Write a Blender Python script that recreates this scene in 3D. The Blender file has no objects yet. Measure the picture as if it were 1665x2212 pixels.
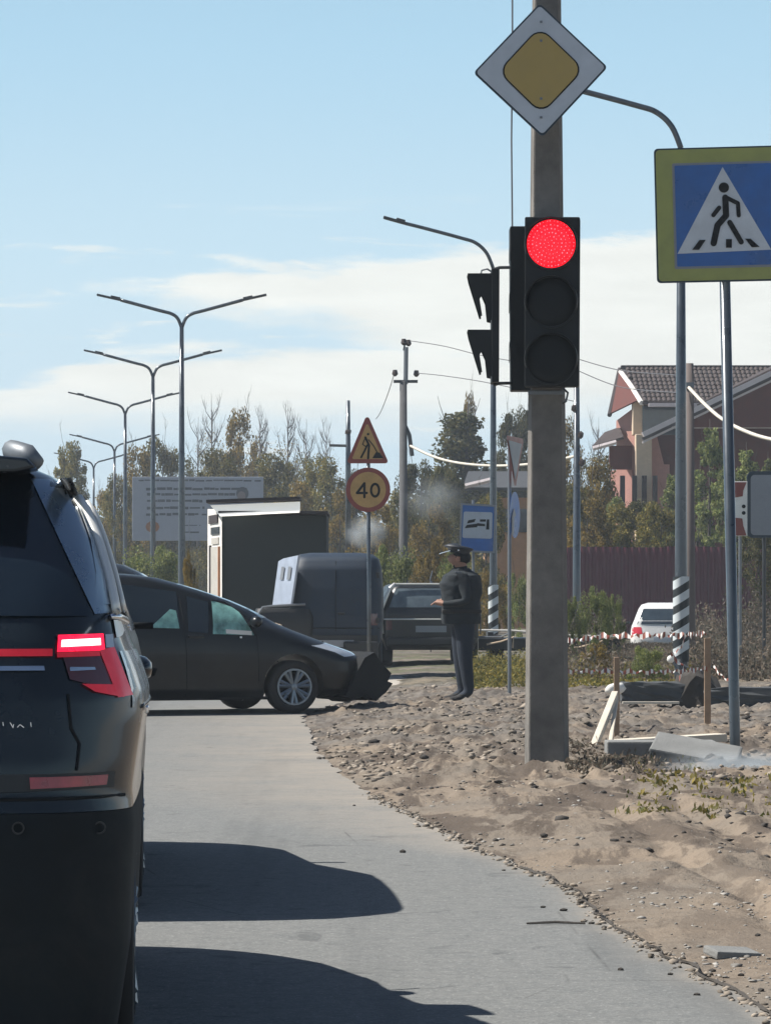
import bpy, bmesh, math, random
import numpy as np
from mathutils import Vector, Matrix
R = math.radians
random.seed(7); rng = np.random.default_rng(7)
S = bpy.context.scene
COL = S.collection

# ------------------------------------------------------------------ camera, sky, sun, exposure
FOC = 8000.0; HOR = 1280.0; CX = 832.5; EYE = 1.25
cam_d = bpy.data.cameras.new('camera'); cam = bpy.data.objects.new('camera', cam_d); COL.objects.link(cam)
cam_d.sensor_fit = 'VERTICAL'; cam_d.sensor_height = 36; cam_d.lens = FOC / 2212 * 36
cam_d.shift_y = (HOR - 1106) / 2212; cam_d.clip_start = 0.1; cam_d.clip_end = 20000
cam.location = (0, 0, EYE); cam.rotation_euler = (R(90), 0, 0)
S.camera = cam
S.view_settings.view_transform = 'Standard'; S.view_settings.look = 'None'
S.view_settings.gamma = 1; S.view_settings.use_curve_mapping = False
S.view_settings.exposure = 0.62
SUN_EL, SUN_AZ = 51.0, -84.0          # degrees; azimuth from +Y (away from camera), negative = left
sd = Vector((math.sin(R(SUN_AZ)) * math.cos(R(SUN_EL)), math.cos(R(SUN_AZ)) * math.cos(R(SUN_EL)), math.sin(R(SUN_EL))))
sun_d = bpy.data.lights.new('sun', 'SUN'); sun_d.energy = 5.0; sun_d.angle = R(0.5); sun_d.color = (1.0, 0.945, 0.87)
sun = bpy.data.objects.new('sun', sun_d); COL.objects.link(sun)
sun.rotation_euler = (-sd).to_track_quat('-Z', 'Y').to_euler(); sun.location = (-20, 0, 30)

W = bpy.data.worlds.new('World'); S.world = W; W.use_nodes = True
wn = W.node_tree; wn.nodes.clear()
class NB:
    """tiny node builder"""
    def __init__(s, nt): s.nt = nt
    def n(s, t, **k):
        nd = s.nt.nodes.new(t)
        for a, b in k.items(): setattr(nd, a, b)
        return nd
    def inp(s, sock, v):
        if hasattr(v, 'type') and hasattr(v, 'links'): s.nt.links.new(v, sock)
        else: sock.default_value = v
    def m(s, op, a, b=0.0, c=None, clamp=False):
        nd = s.n('ShaderNodeMath', operation=op, use_clamp=clamp)
        s.inp(nd.inputs[0], a); s.inp(nd.inputs[1], b)
        if c is not None: s.inp(nd.inputs[2], c)
        return nd.outputs[0]
    def mr(s, v, a, b, c=0.0, d=1.0, smooth=False):
        nd = s.n('ShaderNodeMapRange'); nd.interpolation_type = 'SMOOTHSTEP' if smooth else 'LINEAR'
        for i, q in enumerate((v, a, b, c, d)): s.inp(nd.inputs[i], q)
        return nd.outputs[0]
    def noise(s, vec, scale, detail=4, rough=.55, dist=0.0):
        nd = s.n('ShaderNodeTexNoise'); s.nt.links.new(vec, nd.inputs['Vector'])
        nd.inputs['Scale'].default_value = scale; nd.inputs['Detail'].default_value = detail
        nd.inputs['Roughness'].default_value = rough; nd.inputs['Distortion'].default_value = dist
        return nd.outputs['Fac']
    def mix(s, f, a, b, mode='MIX'):
        nd = s.n('ShaderNodeMix', data_type='RGBA', blend_type=mode)
        s.inp(nd.inputs[0], f)
        for i, v in ((6, a), (7, b)):
            s.inp(nd.inputs[i], v if not isinstance(v, tuple) else (*v[:3], 1))
        return nd.outputs[2]
    def vec(s, x, y, z):
        nd = s.n('ShaderNodeCombineXYZ')
        for i, q in enumerate((x, y, z)): s.inp(nd.inputs[i], q)
        return nd.outputs[0]
B = NB(wn)
tc = B.n('ShaderNodeTexCoord'); sp = B.n('ShaderNodeSeparateXYZ'); wn.links.new(tc.outputs['Generated'], sp.inputs[0])
az = B.m('ARCTAN2', sp.outputs[0], sp.outputs[1]); el = B.m('ARCSINE', sp.outputs[2])
nis = B.n('ShaderNodeTexSky', sky_type='NISHITA'); nis.sun_disc = False
nis.sun_elevation = R(SUN_EL); nis.sun_rotation = R(SUN_AZ); nis.altitude = 100
nis.air_density = 1.0; nis.dust_density = 0.6; nis.ozone_density = 1.6
BG = 0.050
azc = B.m('MAXIMUM', B.m('MINIMUM', az, .16), -.16)
cv = B.vec(B.m('MULTIPLY', az, 9.0), B.m('MULTIPLY', el, 46.0), 0.0)
n1 = B.noise(cv, 1.6, 6, .6, .3); n2 = B.noise(cv, 5.0, 5, .6)
nn = B.m('ADD', B.m('MULTIPLY', B.m('SUBTRACT', n1, .5), .020), B.m('MULTIPLY', B.m('SUBTRACT', n2, .5), .008))
T = B.m('ADD', .0905, B.m('MULTIPLY', azc, .10)); Bo = B.m('MAXIMUM', B.m('SUBTRACT', .0655, B.m('MULTIPLY', azc, .23)), .040)
up = B.m('MULTIPLY', B.mr(B.m('SUBTRACT', B.m('ADD', T, nn), el), -.0006, .0035, smooth=True),
         B.mr(B.m('SUBTRACT', B.m('ADD', el, nn), Bo), -.004, .005, smooth=True))
T2 = B.m('ADD', .0665, B.m('MULTIPLY', B.m('MINIMUM', B.m('ADD', azc, .075), 0.0), .35))
lo = B.m('MULTIPLY', B.mr(B.m('SUBTRACT', B.m('ADD', T2, nn), el), -.001, .004, smooth=True),
         B.mr(B.m('SUBTRACT', B.m('ADD', el, nn), .047), -.009, .009, smooth=True))
wv = B.vec(B.m('MULTIPLY', az, 14.0), B.m('MULTIPLY', el, 110.0), 4.0)
wisp = B.m('MULTIPLY', B.mr(B.noise(wv, 1.4, 6, .6, .4), .56, .70, 0, .75, True), B.mr(el, .110, .090, smooth=True))
mask = B.m('MAXIMUM', B.m('MAXIMUM', up, lo), wisp)
mask = B.m('MULTIPLY', mask, B.mr(el, .0, .04, .55, 1.0))
hsv = B.n('ShaderNodeHueSaturation'); hsv.inputs['Saturation'].default_value = 1.0; hsv.inputs['Value'].default_value = 1.0
wn.links.new(nis.outputs[0], hsv.inputs['Color'])
low = B.mix(B.mr(el, .0, .09), (8.8, 10.6, 11.7), (7.8, 10.4, 12.0))
low = B.mix(B.mr(el, .075, .16, 0, 1, True), low, (5.8, 9.0, 11.4))
skyc = B.mix(B.mr(el, .14, .27, 1.0, .0, True), hsv.outputs[0], low)
ctex = B.mr(B.noise(cv, 2.6, 5, .6), .3, .7, .92, 1.03)
ccol = B.mix(1.0, (12.6, 12.8, 12.2), (1, 1, 1), 'MULTIPLY')
cc = B.n('ShaderNodeVectorMath', operation='SCALE'); wn.links.new(ccol, cc.inputs[0]); wn.links.new(ctex, cc.inputs['Scale'])
fin = B.mix(B.m('MULTIPLY', mask, .93), skyc, cc.outputs[0])
bgn = B.n('ShaderNodeBackground'); bgn.inputs['Strength'].default_value = BG; wn.links.new(fin, bgn.inputs['Color'])
wo = B.n('ShaderNodeOutputWorld'); wn.links.new(bgn.outputs[0], wo.inputs['Surface'])

# ------------------------------------------------------------------ helpers
def X(px, Z): return (px - CX) * Z / FOC
def H(py, Z): return EYE + (HOR - py) * Z / FOC
def P(px, py, Z): return Vector((X(px, Z), Z, H(py, Z)))
def GZ(py): return FOC * EYE / (py - HOR)          # depth of a ground point seen at row py

def srgb(r, g, b):
    f = lambda c: (c / 255 / 12.92) if c <= 10 else ((c / 255 + .055) / 1.055) ** 2.4
    return (f(r), f(g), f(b))

def mat(name, col, rough=.6, metal=0.0, var=.12, scale=6.0, bump=0.0, bscale=40.0, coat=0.0, emit=0.0, spec=.5, dust=None, ecol=None, isl=0.0):
    m = bpy.data.materials.new(name); m.use_nodes = True; nt = m.node_tree; b = NB(nt)
    bs = nt.nodes['Principled BSDF']
    tcn = b.n('ShaderNodeTexCoord').outputs['Object']
    f = b.noise(tcn, scale, 6, .62)
    f2 = b.mr(f, .25, .75, 1 - var, 1 + var)
    base = b.n('ShaderNodeVectorMath', operation='SCALE'); base.inputs[0].default_value = col; nt.links.new(f2, base.inputs['Scale'])
    c = base.outputs[0]
    if isl > 0:
        g = b.n('ShaderNodeNewGeometry'); q = b.n('ShaderNodeVectorMath', operation='SCALE'); nt.links.new(c, q.inputs[0])
        nt.links.new(b.mr(g.outputs['Random Per Island'], 0, 1, 1 - isl, 1 + isl), q.inputs['Scale']); c = q.outputs[0]
    if dust:
        dc, amt = dust
        d = b.mr(b.noise(tcn, scale * .6, 8, .7, .6), .45, .75, 0, amt, True)
        c = b.mix(d, c, dc)
    nt.links.new(c, bs.inputs['Base Color'])
    rr = b.mr(f, .3, .7, max(.02, rough - .08), min(1, rough + .08)); nt.links.new(rr, bs.inputs['Roughness'])
    bs.inputs['Metallic'].default_value = metal
    bs.inputs['Specular IOR Level'].default_value = spec
    bs.inputs['Coat Weight'].default_value = coat; bs.inputs['Coat Roughness'].default_value = .06
    if emit > 0:
        bs.inputs['Emission Color'].default_value = (*(ecol or col), 1); bs.inputs['Emission Strength'].default_value = emit
    if bump > 0:
        bn = b.n('ShaderNodeBump'); bn.inputs['Strength'].default_value = bump; bn.inputs['Distance'].default_value = .01
        nt.links.new(b.noise(tcn, bscale, 5, .65), bn.inputs['Height']); nt.links.new(bn.outputs[0], bs.inputs['Normal'])
    return m

M = {}
M['concrete'] = mat('concrete', (.20, .205, .20), .9, var=.2, scale=5, bump=.5, bscale=60)
M['concrete_pole'] = mat('concrete_pole', (.165, .155, .14), .9, var=.42, scale=4, bump=.6, bscale=70)
M['galv'] = mat('galvanised_steel', (.17, .19, .21), .5, .4, var=.15, scale=8)
M['pole_paint'] = mat('dull_grey_pole_steel', (.055, .07, .085), .30, .25, coat=.6, var=.3, scale=3)
M['dark_steel'] = mat('dark_steel', (.05, .055, .06), .5, .4)
M['black_plastic'] = mat('black_plastic', (.018, .020, .022), .5, var=.25)
M['signal_black'] = mat('signal_black', (.014, .017, .019), .6, var=.35, scale=4, spec=.3)
M['rubber'] = mat('tyre_rubber', (.018, .018, .018), .85, bump=.3)
M['white_sheet'] = mat('sign_white', (.46, .51, .57), .35, var=.12, scale=5)
M['sign_grey'] = mat('sign_back_grey', (.24, .26, .29), .45, .3, var=.1)
M['sign_yellow'] = mat('sign_amber', (.38, .27, .07), .35, var=.07)
M['sign_fluo'] = mat('sign_fluorescent_yellow', (.33, .36, .10), .4, var=.16)
M['sign_blue'] = mat('sign_blue', (.012, .115, .40), .32, var=.24, scale=4)
M['sign_red'] = mat('sign_red', (.22, .045, .035), .4, var=.1)
M['sign_orange'] = mat('temporary_sign_yellow', (.42, .26, .09), .45, var=.2)
M['black'] = mat('black_print', (.010, .012, .014), .7, spec=.2)
M['dark_edge'] = mat('sign_edge', (.03, .05, .07), .5, .3)
M['red_lamp'] = mat('red_lamp', (.9, .01, .02), .4, emit=.9, ecol=(1.0, .006, .018))
M['red_led'] = mat('red_led', (1, .2, .25), .4, emit=1.5, ecol=(1.0, .10, .13))
M['dead_lens'] = mat('dark_lens', (.016, .019, .021), .8, spec=.15)
M['white_paint'] = mat('white_paint', (.72, .70, .66), .6, var=.08, scale=3)
M['stripe_white'] = mat('stripe_white', (.55, .60, .62), .6, var=.1)
M['stripe_black'] = mat('stripe_black', (.012, .018, .022), .6)
M['suv_paint'] = mat('black_suv_paint', (.012, .018, .024), .22, .12, var=.35, coat=.45, scale=2, spec=.35, dust=((.022, .023, .024), .3))
M['suv_lower'] = mat('black_cladding', (.007, .011, .014), .75, var=.5, scale=3.5, spec=.25, dust=((.028, .029, .029), .5))
M['bright_trim'] = mat('bright_trim', (.80, .80, .76), .35, .35, var=.05)  # near-white, bright sky reflection painted into the colour
M['satin'] = mat('satin_silver_panel', (.30, .37, .44), .28, .85, var=.1, coat=.5)  # silver blue tone imitates sky mirrored in dark gloss paint
M['suv_glass'] = mat('dark_privacy_glass', (.006, .011, .017), .10, 0, var=.2, coat=.6)
M['chrome'] = mat('chrome', (.75, .76, .78), .18, 1.0, var=.05)
M['tail_red'] = mat('tail_lens_red', (.34, .018, .028), .2, coat=.8, var=.35, scale=14, emit=.16, ecol=(.9, .012, .03))
M['tail_smoke'] = mat('tail_lens_smoked', (.085, .028, .034), .2, coat=.8, var=.3)
M['brake_on'] = mat('brake_light_lit', (1, .3, .3), .3, emit=3.0, ecol=(1, .55, .5))
M['brake_halo'] = mat('brake_light_edge', (.9, .01, .03), .3, emit=1.1, ecol=(1, .01, .05))
M['reflector'] = mat('red_reflector', (.30, .025, .035), .3, coat=.6, var=.4, scale=18)
M['mpv_paint'] = mat('charcoal_car_paint', (.008, .010, .012), .34, .0, var=.3, coat=.15, spec=.3, dust=((.022, .022, .021), .35), scale=2.4)
M['mpv_glass'] = mat('dark_car_glass', (.012, .020, .025), .06, var=.3, coat=1.0)
M['teal_glass'] = mat('teal_tinted_glass', (.20, .40, .36), .12, var=.8, scale=5, coat=.5)
M['alloy'] = mat('alloy_rim', (.22, .26, .30), .35, .6, var=.1)
M['van_blue'] = mat('dull_blue_paint', (.010, .024, .046), .6, .0, var=.25, coat=.0, dust=((.03, .033, .035), .4), scale=2)
M['hood_liner'] = mat('pale_bonnet_inner', (.36, .42, .52), .5, .1, var=.15)
M['jeep_paint'] = mat('dark_grey_paint', (.010, .014, .018), .4, .1, coat=.2, var=.2)
M['white_car'] = mat('white_car_paint', (.78, .78, .76), .25, coat=.6, var=.04)
M['glass_dark'] = mat('window_glass', (.03, .045, .06), .1, coat=.5, var=.3)
M['lamp_clear'] = mat('clear_headlamp', (.55, .6, .65), .12, .3, coat=1)
M['wood'] = mat('weathered_wood', (.30, .21, .14), .85, var=.25, scale=12, bump=.4)
M['pale_wood'] = mat('pale_wood', (.58, .53, .44), .8, var=.12, scale=9)
M['tape_red'] = mat('tape_red', (.24, .07, .045), .5); M['tape_white'] = mat('tape_white', (.78, .78, .74), .5)
M['fence'] = mat('maroon_corrugated_steel', (.085, .016, .030), .5, .2, var=.22, scale=1.2, dust=((.08, .06, .055), .3))
M['tile'] = mat('brown_roof_tile', (.045, .032, .028), .6, var=.3, scale=3, isl=.35)
M['brick'] = mat('red_brown_brick', (.105, .028, .021), .85, var=.25, scale=5, bump=.4)
M['pink_plaster'] = mat('pink_plaster', (.46, .24, .20), .85, var=.1)
M['cream_plaster'] = mat('cream_plaster', (.60, .47, .34), .85, var=.12)
M['trim'] = mat('pale_roof_trim', (.62, .56, .56), .5, var=.08)
M['dark_trim'] = mat('dark_soffit', (.03, .022, .024), .7)
M['grey_roof'] = mat('dark_grey_roof', (.05, .055, .062), .7, var=.2)
M['cloth'] = mat('dark_uniform', (.010, .016, .021), .9, var=.5, scale=12, bump=.9, bscale=14)
M['trousers'] = mat('navy_trousers', (.010, .018, .032), .85, var=.2, bump=.3)
M['skin'] = mat('skin', (.30, .16, .11), .6)
M['cap'] = mat('cap_cloth', (.012, .018, .026), .6)
M['bark'] = mat('bark', (.07, .062, .055), .9, var=.3, bump=.6)
M['birch'] = mat('birch_bark', (.15, .14, .14), .9, var=.4, scale=4)
M['cable'] = mat('pale_cable_sheath', (.62, .58, .50), .5, var=.1)
M['wire'] = mat('thin_wire', (.10, .10, .11), .6)
M['insul'] = mat('insulator', (.05, .035, .03), .4)
M['bill'] = mat('billboard_sheet', (.33, .36, .43), .5, var=.05)
M['bill_text'] = mat('billboard_print', (.07, .08, .10), .6)
M['orange'] = mat('rust_orange', (.32, .13, .05), .7, var=.2)

def add_mesh(name, verts, faces, m=None, parent=None, smooth=False, mats=None, midx=None):
    me = bpy.data.meshes.new(name)
    verts = np.asarray(verts, dtype=np.float32)
    if isinstance(faces, np.ndarray) and faces.ndim == 2:
        k = faces.shape[1]; nf = len(faces)
        me.vertices.add(len(verts)); me.vertices.foreach_set('co', verts.ravel())
        me.loops.add(nf * k); me.loops.foreach_set('vertex_index', faces.astype(np.int32).ravel())
        me.polygons.add(nf); me.polygons.foreach_set('loop_start', np.arange(0, nf * k, k, dtype=np.int32))
        me.update(calc_edges=True)
    else:
        me.from_pydata([tuple(map(float, v)) for v in verts], [], [tuple(int(i) for i in f) for f in faces])
    for q in (mats or ([m] if m else [])): me.materials.append(q)
    if midx is not None: me.polygons.foreach_set('material_index', np.asarray(midx, dtype=np.int32))
    if smooth: me.polygons.foreach_set('use_smooth', np.ones(len(me.polygons), dtype=bool))
    me.update()
    o = bpy.data.objects.new(name, me); COL.objects.link(o)
    if parent: o.parent = parent
    return o

class MB:
    """collects simple solids into one mesh"""
    def __init__(s): s.v = []; s.f = []
    def poly(s, pts, faces):
        n = len(s.v); s.v += [tuple(p) for p in pts]; s.f += [tuple(i + n for i in f) for f in faces]; return s
    def box(s, c, d, rz=0.0, ry=0.0, rx=0.0, taper=1.0):
        hx, hy, hz = d[0] / 2, d[1] / 2, d[2] / 2
        mt = Matrix.Rotation(rz, 3, 'Z') @ Matrix.Rotation(ry, 3, 'Y') @ Matrix.Rotation(rx, 3, 'X')
        pts = []
        for z in (-1, 1):
            k = taper if z > 0 else 1
            for x, y in ((-1, -1), (1, -1), (1, 1), (-1, 1)):
                pts.append(Vector(c) + mt @ Vector((x * hx * k, y * hy * k, z * hz)))
        return s.poly(pts, [(0, 3, 2, 1), (4, 5, 6, 7), (0, 1, 5, 4), (1, 2, 6, 5), (2, 3, 7, 6), (3, 0, 4, 7)])
    def tube(s, pts, r, n=10, cap=True):
        pts = [Vector(p) for p in pts]; rs = r if isinstance(r, (list, tuple)) else [r] * len(pts)
        t0 = (pts[1] - pts[0]).normalized(); a = Vector((0, 0, 1)) if abs(t0.z) < .9 else Vector((1, 0, 0))
        u = t0.cross(a).normalized(); base = len(s.v); vv = []; ff = []
        for i, p in enumerate(pts):
            t = (pts[min(i + 1, len(pts) - 1)] - pts[max(i - 1, 0)]).normalized()
            u = (u - t * u.dot(t)).normalized(); w = t.cross(u)
            for k in range(n):
                an = 2 * math.pi * k / n
                vv.append(p + (u * math.cos(an) + w * math.sin(an)) * rs[i])
        for i in range(len(pts) - 1):
            for k in range(n):
                k2 = (k + 1) % n
                ff.append((i * n + k, i * n + k2, (i + 1) * n + k2, (i + 1) * n + k))
        if cap:
            ff.append(tuple(reversed(range(n)))); ff.append(tuple((len(pts) - 1) * n + k for k in range(n)))
        return s.poly(vv, ff)
    def prism(s, pts2, y0, y1):
        """polygon in x,z extruded from y0 to y1"""
        n = len(pts2)
        v = [(x, y0, z) for x, z in pts2] + [(x, y1, z) for x, z in pts2]
        f = [tuple(range(n)), tuple(reversed(range(n, 2 * n)))] + [(i, i + n, (i + 1) % n + n, (i + 1) % n) for i in range(n)]
        return s.poly(v, f)
    def ico(s, c, r, sc=(1, 1, 1), jit=0.0, sub=1):
        bm = bmesh.new(); bmesh.ops.create_icosphere(bm, subdivisions=sub, radius=r)
        vv = []
        for v in bm.verts:
            k = 1 + random.uniform(-jit, jit)
            vv.append((c[0] + v.co.x * sc[0] * k, c[1] + v.co.y * sc[1] * k, c[2] + v.co.z * sc[2] * k))
        ff = [tuple(v.index for v in f.verts) for f in bm.faces]; bm.free()
        return s.poly(vv, ff)
    def build(s, name, m, parent=None, smooth=False, bevel=0.0, bseg=2):
        o = add_mesh(name, s.v, s.f, m, parent, smooth)
        if bevel > 0:
            bm = bmesh.new(); bm.from_mesh(o.data)
            eds = [e for e in bm.edges if len(e.link_faces) == 2 and e.calc_face_angle(0) > .5]
            bmesh.ops.bevel(bm, geom=eds, offset=bevel, segments=bseg, profile=.6, affect='EDGES')
            bm.to_mesh(o.data); bm.free()
            o.data.polygons.foreach_set('use_smooth', np.zeros(len(o.data.polygons), dtype=bool))
        return o

def empty(name, loc, rz=0.0, label=None, cat=None, group=None):
    o = bpy.data.objects.new(name, None); COL.objects.link(o); o.location = loc; o.rotation_euler = (0, 0, rz)
    o.empty_display_size = .2
    return tag(o, label, cat, group)
def tag(o, label=None, cat=None, group=None, kind=None):
    if label: o['label'] = label
    if cat: o['category'] = cat
    if group: o['group'] = group
    if kind: o['kind'] = kind
    return o
def copy_tree(o, loc=None, rz=None, label=None, scale=None):
    def rec(q, par):
        c = q.copy(); COL.objects.link(c); c.parent = par
        for ch in kids.get(q, []): rec(ch, c)
        return c
    kids = {}
    for q in COL.objects:
        if q.parent: kids.setdefault(q.parent, []).append(q)
    r = rec(o, None)
    if loc is not None: r.location = loc
    if rz is not None: r.rotation_euler = (0, 0, rz)
    if scale is not None: r.scale = scale
    if label: r['label'] = label
    return r

# value noise on arrays
_perm = rng.random((256, 256))
def vnoise(x, y):
    xi = np.floor(x).astype(int); yi = np.floor(y).astype(int); fx = x - xi; fy = y - yi
    fx = fx * fx * (3 - 2 * fx); fy = fy * fy * (3 - 2 * fy)
    g = lambda a, b: _perm[a % 256, b % 256]
    return (g(xi, yi) * (1 - fx) + g(xi + 1, yi) * fx) * (1 - fy) + (g(xi, yi + 1) * (1 - fx) + g(xi + 1, yi + 1) * fx) * fy
def fbm(x, y, o=4, gain=.5):
    v = np.zeros_like(x); a = 1.0; t = 0
    for i in range(o):
        v += a * (vnoise(x * 2 ** i + 17.3 * i, y * 2 ** i + 9.1 * i) - .5); t += a; a *= gain
    return v / t

# ------------------------------------------------------------------ ground
# asphalt outline: picture-traced kerbless edge turned into ground points
edge_px = [(1840, 2290), (1660, 2192), (1580, 2143), (1500, 2098), (1420, 2052), (1330, 2008), (1270, 1958), (1225, 1925), (1180, 1903),
           (1100, 1862), (1000, 1815), (900, 1765), (800, 1715), (730, 1670), (690, 1630), (672, 1590), (650, 1548), (690, 1530), (760, 1512), (800, 1500)]
edge = [(X(px, GZ(py)), GZ(py)) for px, py in edge_px]
edge_d = []
for (a, b) in zip(edge[:-1], edge[1:]):
    n = max(2, int(math.hypot(b[0] - a[0], b[1] - a[1]) / .06))
    for i in range(n):
        t = i / n; edge_d.append((a[0] + (b[0] - a[0]) * t, a[1] + (b[1] - a[1]) * t))
edge_d.append(edge[-1]); E = np.array(edge_d)
E[:, 0] += fbm(E[:, 1] * 3, E[:, 0] * 3, 4) * .14 * np.clip((E[:, 1] - 9) / 4, .35, 1)
def edge_x(y): return np.interp(y, E[:, 1], E[:, 0])

m_as = bpy.data.materials.new('asphalt'); m_as.use_nodes = True; nt = m_as.node_tree; b = NB(nt); bs = nt.nodes['Principled BSDF']
oc = b.n('ShaderNodeTexCoord').outputs['Object']
g1 = b.noise(oc, 55, 3, .8); g2 = b.noise(oc, 1.1, 6, .6); g3 = b.noise(oc, 9, 5, .6)
at = b.n('ShaderNodeAttribute'); at.attribute_name = 'dust'
c0 = b.mix(b.mr(g1, .34, .66), (.115, .122, .121), (.235, .245, .24))
g4 = b.noise(oc, 22, 4, .85); c0 = b.mix(b.mr(g4, .35, .65, 0, .75), c0, (.10, .106, .108))
g5 = b.noise(oc, 34, 2, .9); c0 = b.mix(b.mr(g5, .60, .68, 0, .8), c0, (.31, .315, .305))
c1 = b.mix(b.mr(g3, .3, .7, 0, .45), c0, (.215, .218, .21))
trk = b.n('ShaderNodeMapping'); trk.inputs['Scale'].default_value = (1.0, .06, 1.0); trk.inputs['Rotation'].default_value = (0, 0, R(-4)); nt.links.new(oc, trk.inputs[0])
c1 = b.mix(b.mr(b.noise(trk.outputs[0], 2.2, 5, .6), .50, .66, 0, .42, True), c1, (.10, .106, .107))
c1 = b.mix(b.mr(b.noise(oc, 1.7, 4, .7, 1.5), .60, .68, 0, .6, True), c1, (.085, .09, .092))
c2 = b.mix(b.m('MULTIPLY', at.outputs['Fac'], b.mr(b.m('ADD', g2, b.m('MULTIPLY', g3, .5)), .5, 1.0, .2, 1.0), clamp=True), c1, (.29, .26, .22))
vor = b.n('ShaderNodeTexVoronoi', feature='DISTANCE_TO_EDGE'); nt.links.new(oc, vor.inputs['Vector']); vor.inputs['Scale'].default_value = .55
crk = b.m('MULTIPLY', b.mr(vor.outputs['Distance'], .004, .0, 0, 1), b.mr(g2, .5, .62, 0, .7))
c3 = b.mix(crk, c2, (.06, .06, .06))
nt.links.new(c3, bs.inputs['Base Color']); bs.inputs['Roughness'].default_value = .92; bs.inputs['Specular IOR Level'].default_value = .25
bn = b.n('ShaderNodeBump'); bn.inputs['Strength'].default_value = .55; bn.inputs['Distance'].default_value = .006
nt.links.new(g1, bn.inputs['Height']); nt.links.new(bn.outputs[0], bs.inputs['Normal'])

def road_mesh():
    ys = np.concatenate([np.linspace(6.5, 9.6, 8), E[(E[:, 1] > 9.6), 1]]); ys = np.unique(np.round(ys, 3))
    ys = np.concatenate([[-30], ys]); ex = edge_x(np.clip(ys, E[0, 1], E[-1, 1]))
    ex[ys < E[0, 1]] = E[0, 0] + .9 * 0
    rel = np.array([0, .02, .05, .1, .2, .35, .5, .8, 1.2, 1.8, 2.6, 4, 7, 14])
    nv = len(rel); V = []; Dd = []
    for y, x in zip(ys, ex):
        V.append((x, y, -.07)); Dd.append(1)
        for r_ in rel:
            V.append((x - r_, y, 0.0))
            far = np.clip((y - 17) / 6, 0, 1)
            Dd.append(float(np.clip(1 - r_ / (.12 + 1.5 * far), 0, 1)))
    k = nv + 1; F = []
    for i in range(len(ys) - 1):
        for j in range(k - 1): F.append((i * k + j, i * k + j + 1, (i + 1) * k + j + 1, (i + 1) * k + j))
    o = add_mesh('road', V, F, m_as); a_ = o.data.attributes.new('dust', 'FLOAT', 'POINT'); a_.data.foreach_set('value', np.array(Dd, dtype=np.float32))
    return o
tag(road_mesh(), kind='structure')

m_di = bpy.data.materials.new('sandy_dirt'); m_di.use_nodes = True; nt = m_di.node_tree; b = NB(nt); bs = nt.nodes['Principled BSDF']
oc = b.n('ShaderNodeTexCoord').outputs['Object']
d1 = b.noise(oc, .5, 7, .62); d2 = b.noise(oc, 7, 6, .7); d3 = b.noise(oc, 60, 3, .7)
c0 = b.mix(b.mr(d1, .38, .62, 0, 1, True), (.245, .198, .150), (.185, .162, .134))
c1 = b.mix(b.mr(d2, .52, .70, 0, .7, True), c0, (.12, .095, .072))
sxyz = b.n('ShaderNodeSeparateXYZ'); nt.links.new(oc, sxyz.inputs[0])
stv = b.n('ShaderNodeMapping'); stv.inputs['Scale'].default_value = (1.0, .22, 1.0); nt.links.new(oc, stv.inputs[0])
stk = b.noise(stv.outputs[0], 2.6, 8, .72, .4)
c1 = b.mix(b.m('MULTIPLY', b.mr(stk, .47, .55, 0, .95, True), b.mr(sxyz.outputs[1], 12, 20, .30, 1.0)), c1, (.080, .064, .052))
grav = b.m('MULTIPLY', b.mr(sxyz.outputs[1], 26, 33, 0, 1, True), b.mr(b.noise(oc, .8, 5, .6), .40, .58, 0, .8, True))
c2 = b.mix(grav, c1, b.mix(b.mr(d2, .42, .6), (.075, .072, .068), (.20, .19, .175)))
grn = b.m('MULTIPLY', b.mr(sxyz.outputs[1], 44, 60, 0, 1, True), b.mr(b.noise(oc, .35, 6, .6), .42, .58, 0, .85, True))
c3 = b.mix(grn, c2, (.085, .10, .05))
c4 = b.mix(b.mr(d3, .3, .7, 0, .35), c3, (.19, .16, .13))
nt.links.new(c4, bs.inputs['Base Color']); bs.inputs['Roughness'].default_value = .95; bs.inputs['Specular IOR Level'].default_value = .15
bn = b.n('ShaderNodeBump'); bn.inputs['Strength'].default_value = .8; bn.inputs['Distance'].default_value = .03
nt.links.new(b.m('ADD', d2, b.m('MULTIPLY', d3, .3)), bn.inputs['Height']); nt.links.new(bn.outputs[0], bs.inputs['Normal'])

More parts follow.
